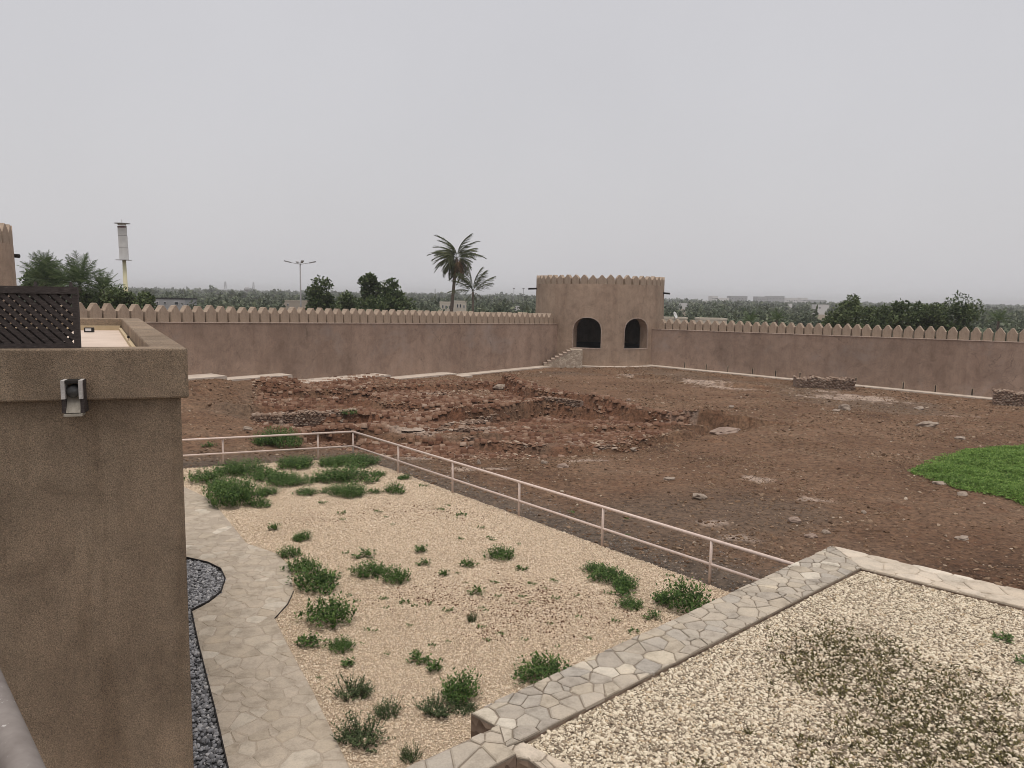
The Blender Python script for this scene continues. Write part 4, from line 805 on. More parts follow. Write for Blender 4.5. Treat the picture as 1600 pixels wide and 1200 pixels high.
BIG = [(366, 783, 112, 'largest dark green bushy weed, at the top corner of the paved path', 'L', 1.3), (318, 752, 60, 'green weed against the building corner above the paved path', None, .9), (385, 738, 90, 'green weed just behind the largest bushy weed', None, .9),
       (465, 728, 80, 'long green weed patch near the second railing post', None, .7), (560, 724, 80, 'green weed patch at the railing corner', None, .65), (450, 755, 80, 'green weed patch in the middle of the upper weed bed', None, .7), (545, 747, 100, 'broad dark green weed patch below the railing corner', None, .8),
       (430, 770, 50, 'thin strip of weed between largest bush and upper weed patches', None, .5), (542, 772, 72, 'green weed patch at the lower edge of the upper weed bed', None, .9), (478, 772, 40, 'small weed at the lower edge of the upper weed bed', None, .7), (616, 769, 38, 'compact round green weed right of the upper weed bed', None, 1.1),
       (638, 748, 28, 'small weed at the foot of the railing post past the corner', None, .7), (585, 771, 26, 'little sprig between the compact round weed and weed bed', None, .7), (590, 743, 30, 'loose weed at the right tip of the upper weed bed', None, .7),
       (432, 828, 24, 'little isolated weed above the path bend', None, 1.0), (482, 842, 40, 'tufted weed upper right of the path bend', None, .9),
       (450, 868, 40, 'green weed at the top of the path bend', None, 1.1), (472, 893, 58, 'dense green weed hugging the path bend', None, 1.1), (492, 916, 82, 'wide green weed at the bottom of the path bend', None, 1.0),
       (573, 870, 36, 'small weed just above the twin dark weeds in mid gravel', None, .8), (573, 897, 58, 'dark green weed, left of the twin weeds in mid gravel', None, 1.0), (617, 908, 54, 'dark green weed, right of the twin weeds in mid gravel', None, 1.1),
       (662, 862, 27, 'upper pale small weed of a close pair in mid gravel', None, .9), (664, 882, 24, 'lower pale small weed of a close pair in mid gravel', None, .8), (731, 886, 30, 'small green weed left of the dark low weed in mid gravel', None, .9), (782, 871, 52, 'dark low weed in mid gravel towards the railing', None, .9),
       (697, 899, 22, 'small lone weed below the close pair', None, .9), (747, 928, 27, 'bright small weed between the brown stained gravel patches', None, 1.0), (634, 943, 22, 'small weed below the twin dark weeds', None, .8),
       (513, 972, 90, 'large rounded green weed below the path bend', None, 1.2), (740, 971, 18, 'thin upright weed on brown stained gravel', 'D', 1.0), (698, 953, 22, 'flat small weed on the brown stained gravel', None, .7),
       (483, 1010, 48, 'green weed left of the touching pair by the path', None, .9), (532, 1014, 50, 'green weed right of the touching pair by the path', None, .9), (548, 1038, 30, 'small weed below the touching pair by the path', None, .7),
       (546, 1086, 62, 'grey green twiggy weed leaning out by the path', 'D', 1.0), (612, 1116, 46, 'upright grey green twiggy weed near the bottom of the gravel', 'D', 1.0), (655, 1034, 40, 'left small weed of a pair in the lower gravel', None, .9), (684, 1046, 36, 'right small weed of a pair in the lower gravel', None, 1.0),
       (738, 1084, 82, 'bushy green weed above the notch of the planter wall', None, 1.2), (680, 1112, 60, 'sprawling twiggy weed near the planter wall notch', 'D', .8), (722, 1112, 40, 'thin dry weed at the planter wall notch', 'D', .7), (845, 1058, 95, 'green weed strip hiding behind the planter wall edge', None, .9),
       (566, 1158, 78, 'wide twiggy weed at the bottom edge beside the path', 'D', .9), (645, 1186, 36, 'dark upright weed at the bottom edge of the gravel', 'D', .9),
       (930, 892, 44, 'small green weed at the top of the cluster near the railing end', None, .8), (946, 905, 62, 'green weed in the cluster near the railing end', None, .9), (990, 918, 56, 'green weed on the railing side of the cluster', None, .9), (975, 932, 34, 'small weed in the middle of the cluster near railing end', None, .9), (985, 948, 46, 'green weed at the lower end of the cluster', None, .8),
       (1066, 948, 92, 'thick green weed against the planter wall near the railing end', None, 1.2), (1022, 966, 30, 'small weed against the planter wall below the cluster', None, .9), (992, 988, 22, 'tiny weed beside the planter wall edge', None, .7), (815, 890, 22, 'small weed right of the dark low weed', None, .7), (831, 914, 20, 'tiny weed below the dark low weed', None, .7)]
BIG += [(520, 726, 60, 'weed tuft on the railing line left of the railing corner', None, .8), (420, 748, 60, 'weed tuft bridging the largest bush and the middle patch', None, .8), (345, 764, 50, 'low weed skirt on the path side of the largest bush', None, .9), (405, 790, 40, 'low weed skirt on the gravel side of the largest bush', None, .8),
        (515, 905, 40, 'loose weed spilling right from the path bend', None, .7), (598, 895, 30, 'small weed bridging the twin dark weeds', None, .8), (960, 898, 30, 'small weed beside the top of the cluster near railing end', None, .7), (1040, 940, 40, 'weed at the near side of thick planter wall weed', None, .9)]
for px, py, w, lab, kd, hs in BIG: weed(px, py, w, lab, kd, hs, group=G1)
for px, py, w in ((687, 796, 18), (723, 806, 22), (752, 825, 14), (505, 787, 18), (532, 802, 18), (590, 800, 14), (545, 930, 14), (603, 936, 12), (505, 770, 18), (770, 845, 14), (780, 862, 12), (865, 908, 16), (752, 950, 14), (760, 955, 12), (605, 1022, 12), (640, 978, 14), (585, 985, 12), (700, 1003, 10), (780, 990, 16), (905, 965, 14), (860, 975, 12), (500, 1060, 14),
                  (1060, 915, 16), (1045, 900, 14), *[(random.Random(k).uniform(480, 1000), random.Random(k + 900).uniform(800, 1010), random.Random(k + 500).uniform(9, 17)) for k in range(34)], (900, 930, 12), (660, 760, 16), (700, 790, 12), (560, 940, 12), (820, 1000, 14), (840, 1030, 16), (870, 1010, 12), (770, 910, 12), (810, 850, 12)):
    weed(px, py, w, 'tiny low weed sprouting alone from the cream gravel', 'Z', .8, group='tiny weeds dotted over the cream gravel')
for px, py, w, lab in ((1565, 998, 40, 'small green weed on the pale pebbles of raised bed'), (1598, 1035, 34, 'green weed on the pale pebbles at the frame edge')):
    p = on(px, py, .93); o = link('weed', W_S[1]); o.location = Vector(p.tolist()); k = w / 2 * kpx(p) / .18; o.scale = (k, k, .7); tag(o, lab, 'weed')
for px, py, w, lab, hs in ((440, 694, 78, 'bright green weed bush in the soil just behind the railing', 1.3), (328, 698, 22, 'small green weed in soil behind the first railing post', .8), (545, 690, 30, 'green weed at the edge of the dark pit', .7), (1003, 660, 26, 'green weed beside pale plaster patch in the ruins', .5), (962, 671, 26, 'thin green weed in the middle of the ruins', .4), (1030, 667, 22, 'small green weed in front of the pale plaster patch', .4)):
    weed(px, py, w, lab, None, hs, z=1, group='weeds in the courtyard soil')
# green patch on the courtyard
GP = xy([(1418, 738), (1445, 724), (1470, 711), (1530, 700), (1660, 690), (1680, 806), (1560, 777), (1500, 764), (1455, 751)], .1)
x, y, r_ = sample(GP, 800, 71); dgp, _ = linedist(x, y, GP + GP[:1]); k = (dgp + fbm(x, y, .9, 3, 4) * 1.1 + r_.normal(0, .28, len(x))) > .3; x, y, dgp = x[k], y[k], dgp[k]; z = relief(x, y); hh = (.05 + .10 * sstep(0, 1.2, dgp)) * (1 + fbm(x, y, .7, 3, 12) * 2.2)
n = len(x); reps = 3; X = np.repeat(x, reps) + r_.normal(0, .03, n * reps); Y = np.repeat(y, reps) + r_.normal(0, .03, n * reps); Zb = np.repeat(z, reps); H = np.repeat(hh, reps) * r_.uniform(.3, 1.0, n * reps)
a = r_.uniform(0, 6.283, n * reps); el = r_.uniform(-.1, .9, n * reps); l = r_.uniform(.05, .10, n * reps); D = np.stack([np.cos(a) * np.cos(el), np.sin(a) * np.cos(el), np.sin(el)], -1) * l[:, None]; S = np.stack([-np.sin(a), np.cos(a), 0 * a], -1) * (l * .28)[:, None]; Pp = np.stack([X, Y, Zb + H], -1)
V = np.stack([Pp, Pp + D * .5 + S, Pp + D, Pp + D * .5 - S], 1).reshape(-1, 3); F = np.arange(len(V)).reshape(-1, 4)
tag(bulk('weeds', V, F, M_GRASS), 'bright green carpet of weeds on the courtyard soil', kind='stuff')

# ------------------------------------------------------------------ loose rocks
M_SLAB = rockmat('dusty_slab', (.24, .175, .135), (.40, .32, .26))
ROCKS = [(1136, 663, 48, 10, M_ROCKB, 'big slanted brown grey rock at the end of the ruins'), (1321, 641, 17, 10, M_ROCK, 'white rock on bare soil before the stone heap'), (1307, 643, 12, 4, M_ROCK, 'flat pale stone beside the white rock'), (1452, 667, 30, 9, M_ROCK, 'flat pale grey rock on the soil towards the drained wall'),
         (1500, 686, 16, 5, M_ROCK, 'small pale rock above the green weed carpet'), (1437, 640, 14, 6, M_ROCK, 'grey stone beside the pale soil streak'), (1095, 779, 24, 9, M_ROCK, 'pale rounded rock in mid courtyard'), (1241, 816, 20, 9, M_ROCKB, 'tan rock on soil above the railing end'), (1292, 833, 13, 6, M_ROCK, 'small pale stone above the planter corner'),
         (1268, 840, 18, 7, M_ROCKB, 'dark clod above the planter corner'), (1505, 843, 20, 5, M_ROCK, 'flat pale stone above the planter rim'), (1350, 802, 8, 5, M_ROCK, 'little white stone in mid courtyard'), (1505, 774, 15, 6, M_ROCK, 'pale stone at the lower edge of green weed carpet'), (1470, 757, 22, 5, M_ROCK, 'flat stone at the left tip of green weed carpet'),
         (783, 609, 26, 9, M_ROCK, 'pale rock heap at the head of the long trench'), (850, 724, 10, 7, M_ROCK, 'white pebble pair before the ruins'), (989, 705, 12, 5, M_ROCK, 'pale stone on the soil before the ruins'), (1045, 750, 16, 6, M_ROCK, 'pale rock lying beyond the middle of the railing'), (748, 725, 6, 9, M_ROCK, 'small upright white stake stone behind the railing'), (535, 664, 11, 5, M_ROCK, 'white stone on the rim of the dark pit'),
         (1143, 637, 9, 4, M_ROCK, 'little white stone behind the big slanted rock'), (982, 627, 8, 5, M_ROCKB, 'small rock on the flat soil before the tower'), (880, 730, 18, 6, M_ROCKB, 'dark clod on soil beyond the railing'), (735, 700, 20, 7, M_ROCK, 'pale rubble lump at the foot of the brick slope'), (386, 673, 14, 7, M_ROCK, 'pale stone on the soil heap by the building')]
for i, (px, py, w, h, m_, lab) in enumerate(ROCKS):
    p = ground_pt(px, py); k = kpx(p); rx, rz = w / 2 * k, h * k * .62
    o = link('rock', rock_mesh('rock', rx, rx * .7, rz, m_, i + 1, 3, .5)); o.location = Vector((p[0], p[1] + rx * .3, p[2] + rz * .35)); o.rotation_euler = (random.uniform(-.15, .15), random.uniform(-.2, .2), random.uniform(-.5, .5)); tag(o, lab, 'rock')
for i, (px, py, w, d_, lab) in enumerate(((652, 670, 62, .9, 'flat pale stone slab among the brick ruins'), (640, 702, 66, .8, 'flat pale stone slab just beyond the railing'), (1048, 659, 66, .7, 'pale plaster slab laid bare at the end of ruins'))):
    p = ground_pt(px, py); k = kpx(p); r = w / 2 * k
    o = link('stone_slab', rock_mesh('stone_slab', r, d_, .07, M_SLAB, 40 + i, 3, .7)); o.location = Vector((p[0], p[1] - .15, p[2] - .025 + (.09 if i == 2 else 0))); tag(o, lab, 'slab')

# ------------------------------------------------------------------ stone heaps and ruined masonry: every stone a part
STN = [rock_mesh('stone', 1, 1, 1, M_STONE, 60 + k, 1, .35) for k in range(6)]
t = NT('dark_standin_stone', .9); c = t.ramp(t.rnd(), [(0, (.012, .012, .014)), (.7, (.035, .034, .036)), (1, (.10, .09, .085))]); t.col(c); M_DARKS = t.m  # near-black colour for the stones added in the pit
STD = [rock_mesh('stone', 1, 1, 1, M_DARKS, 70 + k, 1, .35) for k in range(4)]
def heap(name, label, cat, p0, p1, depth, h, s, seed, top=True, uneven=.25, core=M_ROCKB, ratio=.62, limit=290, lib=None):
    g = random.Random(seed); p0 = np.array(p0[:2]); p1 = np.array(p1[:2]); d = p1 - p0; L_ = np.linalg.norm(d); d /= L_; nn = np.array([d[1], -d[0]]); mid = (p0 + p1) / 2
    zb = min(zat(p0), zat(p1), zat(mid)); root = thing(name, label, cat, (*mid, zb)); rz = math.atan2(d[1], d[0]); hp = lambda u: h * (1 - uneven * (.5 + mnoise.noise(Vector((u * 1.3, seed, 0)))))
    n = max(4, int(L_ / .5)); mb = MB(); P = []
    for k in range(n + 1):
        u = L_ * k / n
        for o_, z in ((-s * .25, -.4), (-s * .25, hp(u) - s * .3), (-depth, hp(u) - s * .3), (-depth, -.4)): q = p0 + d * u + nn * o_; P.append((*q, zb + z))
    mb.add(P, [(i * 4 + a, i * 4 + (a + 1) % 4, i * 4 + 4 + (a + 1) % 4, i * 4 + 4 + a) for i in range(n) for a in range(4)] + [(0, 3, 2, 1), tuple(len(P) - 4 + k for k in range(4))]); mb.build('core', core, root); cnt = 0
    def stone(u, off, z, k):
        nonlocal cnt
        if cnt >= limit: return
        cnt += 1; q = p0 + d * u + nn * off; o = bpy.data.objects.new('stone', g.choice(lib or STN)); COL.objects.link(o); o.parent = root; o.matrix_parent_inverse = Matrix.Translation(-root.location)
        o.matrix_basis = Matrix.Translation((q[0], q[1], zb + z)) @ Matrix.Rotation(rz + g.uniform(-.3, .3), 4, 'Z') @ Matrix.Rotation(g.uniform(-.25, .25), 4, 'Y') @ Matrix.Diagonal((s * .55 * g.uniform(.8, 1.25), s * .45, s * .5 * ratio * g.uniform(.8, 1.25), 1))
    z = s * ratio * .3; row = 0
    while z < h:
        u = (row % 2) * s * .4
        while u < L_:
            if z < hp(u): stone(u + g.uniform(-.1, .1) * s, -s * .2 + g.uniform(-.06, .06) * s, z + g.uniform(-.08, .08) * s, 0)
            u += s * g.uniform(.85, 1.15)
        z += s * ratio * .8; row += 1
    if top:
        for off in np.arange(-s, -depth, -s * 1.1):
            u = 0
            while u < L_: stone(u, off + g.uniform(-.2, .2) * s, hp(u) - s * .2, 1); u += s * g.uniform(1.0, 1.6)
    return root
heap('stone_heap', 'long low heap of stacked brown stones by the drained wall', 'stone heap', on(1246, 606, .2), on(1336, 609, .2), 1.3, .85, .21, 1)
heap('stone_heap', 'stacked block of brown stones at the far end of the drained wall', 'stone heap', on(1554, 631, .1), on(1640, 637, .1), 1.3, 1.0, .2, 2)
heap('ruined_wall', 'low ruined wall of rounded stones dug out of the soil', 'ruin', on(394, 658, .2), on(440, 660, .2), .7, .55, .21, 3, ratio=.8)
heap('ruined_wall', 'low ruined wall of thin flat stones next to the rounded stones', 'ruin', on(440, 659, .2), on(556, 653, .2), .6, .68, .20, 4, ratio=.5)
heap('ruined_wall', 'straight dug brick face along the back of the square pit', 'ruin', on(752, 660, 0), on(846, 643, 0), .5, .5, .22, 5, ratio=.42)
heap('ruined_wall', 'short dug brick face turning the corner of square pit', 'ruin', on(847, 643, 0), on(905, 650, 0), .4, .42, .22, 6, ratio=.42)
heap('dark_standin_stones', 'low near-black stones standing in for the dark area of the pit just behind the railing corner', 'ruin', on(474, 681, .05), on(556, 674, .05), .9, .42, .17, 9, core=M_DARKS, ratio=.6, lib=STD, uneven=.6)  # near-black stones added to give the pit its dark area
heap('dark_standin_stones', 'short run of near-black stand-in stones between the railing corner and the pit', 'ruin', on(520, 692, .0), on(572, 693, .0), .5, .25, .15, 10, core=M_DARKS, ratio=.6, lib=STD, uneven=.6)
for i, (a, b, h, lab) in enumerate((((640, 686), (742, 690), .24, 'lowest course of the stepped brick slope behind the railing'), ((662, 672), (775, 676), .24, 'middle course of the stepped brick slope'), ((690, 658), (765, 663), .24, 'upper course of the stepped brick slope'), ((545, 644), (660, 640), .26, 'broken brick course right of the ruined stone walls'), ((820, 706), (960, 704), .26, 'crumbling brick edge in front of the ruins'), ((900, 640), (1005, 650), .25, 'stone lining of the long trench'), ((590, 622), (700, 618), .2, 'brick course along the back bank of the ruins'))):
    heap('ruined_wall', lab, 'ruin', ground_pt(*a), ground_pt(*b), .9, h, .24, 20 + i, ratio=.36, uneven=.7)

# ------------------------------------------------------------------ trees
def crown(name, c, rad, nleaf, ls, seed, mat, parent, clumps=26, hollow=.35, vert=1.0):
    g = np.random.default_rng(seed); u = g.normal(0, 1, (clumps, 3)); u /= np.linalg.norm(u, axis=1)[:, None]; rr = g.uniform(hollow, .88, clumps)[:, None]
    cc = u * rr * np.array(rad); cc[:, 2] = np.where(cc[:, 2] < -.55 * rad[2], cc[:, 2] * .6, cc[:, 2]); cr = g.uniform(.2, .42, clumps) * min(rad)
    k = g.integers(0, clumps, nleaf); v = g.normal(0, 1, (nleaf, 3)); v /= np.linalg.norm(v, axis=1)[:, None]; P = cc[k] + v * (cr[k] * g.uniform(.35, 1.08, nleaf) ** .6)[:, None] + np.array(c)
    d = g.normal(0, 1, (nleaf, 3)) + v * .6; d /= np.linalg.norm(d, axis=1)[:, None]; s_ = np.cross(d, g.normal(0, 1, (nleaf, 3))); s_ /= np.linalg.norm(s_, axis=1)[:, None]; l = (ls * g.uniform(.6, 1.3, nleaf))[:, None]
    V = np.stack([P, P + d * l * .5 + s_ * l * .3, P + d * l, P + d * l * .5 - s_ * l * .3], 1).reshape(-1, 3); return V, np.arange(len(V)).reshape(-1, 4), cc + np.array(c)
def tree(name, label, px, ytop, ybot, w, Y, mat, seed, nleaf=3200, group=None, ls=None, cat='tree', clumps=26):
    top, bot = at(px, ytop, Y), at(px, ybot, Y); c = (top + bot) / 2; k = kpx(c); rad = (w / 2 * k, w / 2 * k * .9, (top[2] - bot[2]) / 2 * 1.05)
    root = thing(name, label, cat, (c[0], Y, -1.0), group); V, F, cc = crown('crown', c, rad, nleaf, ls or Y * .0042, seed, mat, root, clumps); bulk('crown', V, F, mat, root)
    mb = MB(); g = random.Random(seed); fk = np.array([c[0] + g.uniform(-.2, .2), Y, c[2] - rad[2] * .75]); mb.tube((c[0], Y, -1.1), fk, .045 * rad[0] + .09, .03 * rad[0] + .06, 8)
    for q in cc[::3]: mb.tube(fk, q, .035 + .012 * rad[0], .012, 5, False)
    mb.build('trunk', M_BARK, root, True); return root
tree('tree', 'dark broad-leaved tree behind the lattice screen', 62, 408, 470, 66, 62, M_TREE, 1, 3600)
tree('bush', 'olive green bush beyond the wall below the white pylon', 192, 448, 500, 76, 52, M_TREE2, 2, 3000, cat='bush'); tree('bush', 'green bush between date palms and pylon bush', 145, 452, 500, 50, 54, M_TREE2, 3, 2400, cat='bush'); tree('bush', 'dark bush at the right of the pylon bush', 226, 456, 500, 38, 56, M_TREE, 4, 1800, cat='bush')
tree('tree', 'dark round tree just right of the street lamp', 506, 438, 500, 56, 75, M_TREE, 5, 3400); tree('tree', 'narrow dark tree with two clumps of foliage', 579, 423, 495, 42, 76, M_TREE, 6, 2800, clumps=16); tree('tree', 'broad dark tree left of the palms', 620, 430, 500, 62, 74, M_TREE, 7, 3800)
tree('bush', 'low dark bush at the foot of the broad dark tree', 598, 462, 505, 90, 72, M_TREE, 8, 2600, cat='bush'); tree('bush', 'small bush between street lamp tree and narrow tree', 545, 458, 500, 40, 80, M_TREE2, 9, 1500, cat='bush')
for i, (px, yt, yb, w, lab, m_) in enumerate(((1322, 464, 530, 72, 'leafy tree at the left end of the row beyond drained wall', M_TREE2), (1372, 472, 530, 58, 'low leafy tree second in the row beyond drained wall', M_TREE2), (1412, 467, 530, 62, 'leafy tree in the middle of the row beyond drained wall', M_TREE), (1450, 473, 530, 50, 'low leafy tree fourth in the row beyond drained wall', M_TREE2), (1490, 462, 535, 78, 'tallest leafy tree at the right end of the row', M_TREE))):
    tree('tree', lab, px, yt, yb, w, 72, m_, 30 + i, 3600, 'row of trees beyond the drained wall', ls=.27)

# palms: every frond a part
def frond_mesh(L_, droop, seed, mat, n=26, wid=.16, hang=.25):
    g = random.Random(seed); V = []; F = []; P = lambda t_: np.array([L_ * t_ * (1 - .18 * t_ * droop), 0, -droop * L_ * .55 * t_ * t_ + .12 * L_ * t_])
    for k in range(10):
        a, b = P(k / 10), P((k + 1) / 10); w = .028 * (1 - k / 11) * L_ / 2; n0 = len(V); V += [a + [0, w, 0], a - [0, w, 0], b - [0, w * .9, 0], b + [0, w * .9, 0]]; F.append((n0, n0 + 1, n0 + 2, n0 + 3))
    for k in range(n):
        t_ = .14 + .86 * (k + .5) / n; p = P(t_); l = wid * L_ * (math.sin(math.pi * min(1, t_ * .82 + .14)) ** .8) * g.uniform(.8, 1.15)
        for s_ in (-1, 1):
            d = np.array([.55 + g.uniform(-.1, .15), s_ * .75, -hang + g.uniform(-.2, .2)]); d /= np.linalg.norm(d); w = np.array([.42 / n * L_, 0, .0]); n0 = len(V)
            V += [p - w * .6, p + w * .6, p + d * l * .6 + w * .4, p + d * l]; F.append((n0, n0 + 1, n0 + 2, n0 + 3))
    return bulk('frond', np.array(V), np.array(F), mat, 'mesh')
def palm(label, px, py, Y, L_, nf, mat, seed, base_px=None, wind=0.0, el=(-.5, 1.25), droop=(.5, 1.1), group=None, tr=.16, wid=.30, dead=None, hang=.25, spec=None):
    c = at(px, py, Y); g = random.Random(seed); b = at(base_px if base_px else px, py, Y); root = thing('palm_tree', label, 'palm', (b[0], Y, -1.0), group); mb = MB(); prev = np.array([b[0], Y, -1.1]); n = 8
    for k in range(1, n + 1):
        t_ = k / n; q = np.array([b[0] + (c[0] - b[0]) * t_ ** 1.7, Y, -1.1 + (c[2] + 1.1) * t_]); mb.tube(prev, q, tr * (1.15 - .3 * t_) * (1.08 if k % 2 else 1), tr * (1.1 - .3 * t_), 9, False); prev = q
    mb.build('trunk', M_BARK, root, True); fm = [frond_mesh(L_, droop[0] + (droop[1] - droop[0]) * k / 3, seed * 10 + k, mat, wid=wid, hang=hang) for k in range(4)]
    dm = frond_mesh(L_ * .9, 1.2, seed * 10 + 9, dead, wid=wid) if dead else None
    nf = len(spec) if spec else nf
    for k in range(nf):
        az = k * 2.39996 + g.uniform(-.2, .2); e = el[0] + (el[1] - el[0]) * ((k + .5) / nf) ** .8 + g.uniform(-.1, .1); isd = dm is not None and (k < 4 if not spec else spec[k][3])
        o = bpy.data.objects.new('frond', dm if isd else fm[(nf - k) * 4 // (nf + 1)]); COL.objects.link(o); o.parent = root; o.matrix_parent_inverse = Matrix.Translation(-root.location)
        s_ = g.uniform(.85, 1.1)
        if spec: az = (0 if spec[k][1] > 0 else math.pi) + g.uniform(-.75, .75); e = R(spec[k][0]) + g.uniform(-.12, .12); s_ = spec[k][2]
        dirv = Vector((math.cos(az) * math.cos(e) + wind, math.sin(az) * math.cos(e), math.sin(e))).normalized(); o.matrix_basis = Matrix.Translation(Vector(c.tolist())) @ Matrix.Rotation(math.atan2(dirv.y, dirv.x), 4, 'Z') @ Matrix.Rotation(-math.asin(max(-1, min(1, dirv.z))), 4, 'Y') @ Matrix.Rotation(g.uniform(-.4, .4), 4, 'X') @ Matrix.Diagonal((s_, s_, s_, 1))
    return root
TALL = [(86, -1, 1.15, 0), (76, -1, 1.0, 0), (64, -1, 1.0, 0), (54, -1, 1.0, 0), (44, -1, 1.05, 0), (36, -1, 1.05, 0), (26, -1, 1.0, 0), (14, -1, .95, 0), (2, -1, .9, 0), (-12, -1, .9, 0), (-28, -1, .85, 0), (-42, -1, .8, 0), (-56, -1, .75, 0), (-68, -1, .7, 0), (-80, -1, .65, 0), (20, -1, .8, 0), (-20, -1, .85, 0), (-36, -1, .8, 0), (-50, -1, .8, 0), (8, -1, .9, 0),
        (70, 1, .85, 0), (58, 1, .75, 0), (38, 1, .9, 0), (30, 1, .7, 0), (5, 1, .6, 0), (-15, 1, .65, 1), (-32, 1, .75, 1), (-48, 1, .8, 1), (-60, 1, .8, 0), (-74, 1, .7, 0), (-40, 1, .7, 0), (-25, 1, .6, 0), (-66, 1, .75, 1), (-84, 1, .7, 0), (-5, 1, .6, 0), (82, 1, .9, 0)]
palm('tall ragged palm with leaning trunk and drooping crown', 714, 404, 85, 3.1, 84, M_COCO, 3, base_px=703, el=(-1.1, 1.35), droop=(.7, 1.5), tr=.2, wid=.40, dead=M_DEADF, hang=1.0, spec=[(a_, s__, l_ * (1.25 if s__ > 0 else 1), d__) for a_, s__, l_, d__ in TALL] + [(a_, s__, l_ * (1.1 if s__ > 0 else .9), d__) for a_, s__, l_, d__ in TALL if a_ < 45])
palm('short upright palm right beside the tall ragged palm', 739, 456, 82, 3.2, 22, M_COCO, 4, el=(.1, 1.4), droop=(.3, .9), tr=.13, wid=.34, hang=.7, spec=[(80, -1, .9, 0), (66, -1, 1.0, 0), (54, -1, 1.0, 0), (40, -1, .9, 0), (14, -1, .95, 0), (84, 1, 1.0, 0), (72, 1, 1.0, 0), (60, 1, .9, 0), (46, 1, 1.0, 0), (30, 1, .9, 0), (-30, 1, .45, 0), (-45, -1, .45, 0), (-70, 1, .4, 0), (75, -1, .95, 0)])
palm('date palm in front of the dark tree behind the lattice', 70, 440, 55, 2.3, 46, M_PALM, 5, el=(-.3, 1.4), droop=(.3, .9)); palm('tall-fronded date palm right of the dark tree', 125, 446, 54, 2.4, 46, M_PALM, 6, el=(-.5, 1.4), droop=(.3, .9)); palm('small date palm beside the pylon bush', 160, 455, 54, 1.7, 36, M_PALM, 7, el=(-.4, 1.4), droop=(.3, .8)); palm('low date palm between the dark tree and tall-fronded palm', 98, 450, 55, 2.0, 40, M_PALM, 8, el=(-.4, 1.3), droop=(.4, .9))
palm('pale arching palm beyond the drained wall, near the dish', 1172, 503, 78, 1.5, 18, M_PALM, 9, el=(-.1, 1.3), droop=(.5, 1.1)); palm('green palm beyond the drained wall, before the row of trees', 1214, 500, 80, 1.5, 22, M_PALM, 10, el=(-.2, 1.3), droop=(.5, 1.0)); palm('green palm right of the row of trees', 1560, 502, 80, 1.7, 22, M_PALM, 11, el=(-.2, 1.3), droop=(.4, 1.0))

# far wood beyond the walls
def forest():
    g = np.random.default_rng(77); tv, tf, _ = crown('t', (0, 0, 0), (1, 1, .8), 85, .62, 5, None, None, 12, .3); tv2, _, _ = crown('t', (0, 0, 0), (1, 1, .8), 85, .62, 6, None, None, 12, .3); Vs = []; n = 0
    nv1, _, _ = crown('t', (0, 0, 0), (1, 1, .8), 260, .34, 15, None, None, 20, .3); nv2, _, _ = crown('t', (0, 0, 0), (1, 1, .8), 260, .34, 16, None, None, 20, .3); N = 6800; u = g.random(N); Yd = 120 * (2300 / 120) ** u; px = g.uniform(-120, 1720, N)
    for Y, x in zip(Yd, px):
        if any(a < x < b and Y < y_ for a, b, y_ in KEEP) or (1090 < x < 1310 and Y > 980): continue
        r = g.uniform(1.6, 3.4) * (1 + Y / 2200); p = at(x, 465, Y); topz = 2.3 + min(3.2, Y / 330) + g.normal(0, .45) + (Y > 600) * g.exponential(.7) * (x < 1000) + (g.random() < .05) * 1.3 * min(1, Y / 400) - .5 * (x > 1000)
        a = g.uniform(0, 6.283); t_ = ((nv1 if g.random() < .5 else nv2) if Y < 330 else (tv if g.random() < .5 else tv2)); q = np.stack([(t_[:, 0] * math.cos(a) - t_[:, 1] * math.sin(a)) * r, (t_[:, 0] * math.sin(a) + t_[:, 1] * math.cos(a)) * r, t_[:, 2] * r * g.uniform(.7, 1.1)], -1)
        Vs.append(q + np.array([p[0], Y, topz - r * .75]))
    V = np.concatenate(Vs); tag(bulk('far_wood', V, np.arange(len(V)).reshape(-1, 4), M_FOREST), 'far grey green wood spreading to the horizon', kind='stuff')
KEEP = [(683, 732, 190), (232, 295, 150), (436, 484, 190), (1036, 1140, 125), (1270, 1300, 420), (1058, 1080, 520), (1228, 1242, 720), (796, 818, 310)]
forest()

# ------------------------------------------------------------------ far houses, masts, lamp
def house(label, x0, x1, yt, Y, mat, win=(), depth=None, eave=None, yb=None, cat='house', name='house'):
    a, b = at(x0, yt, Y), at(x1, yt, Y); w = b[0] - a[0]; dp = depth or w * .8; zt = a[2]; root = thing(name, label, cat, ((a[0] + b[0]) / 2, Y, -1.0)); mb = MB(); mb.box(((a[0] + b[0]) / 2, Y + dp / 2, (zt - 1.05) / 2), (w, dp, zt + 1.05)); mb.build('wall', mat, root)
    mb = MB(); t_ = .25
    for cx, cy, sx, sy in (((a[0] + b[0]) / 2, Y + .1, w + .1, .3), ((a[0] + b[0]) / 2, Y + dp - .1, w + .1, .3), (a[0] + .1, Y + dp / 2, .3, dp - .5), (b[0] - .1, Y + dp / 2, .3, dp - .5)): mb.box((cx, cy, zt + t_ / 2 + .002), (sx, sy, t_))
    mb.build('parapet', eave or mat, root)
    for px, py, pw_, ph in win:
        c = at(px, py, Y); k = kpx(c); mb = MB(); mb.box((c[0], Y - .02, c[2]), (pw_ * k + .12, .08, ph * k + .12)); f = mb.build('window', M_H3, root); mb = MB(); mb.box((c[0], Y - .05, c[2]), (pw_ * k, .06, ph * k)); mb.build('pane', M_GLASS, f)
    return root
house('cream two-storey house wing with three small windows, below the tall palm', 687, 708.5, 473, 172, M_H1, ((692, 479, 2, 4), (697, 480, 2, 5), (703, 480, 2, 5)))
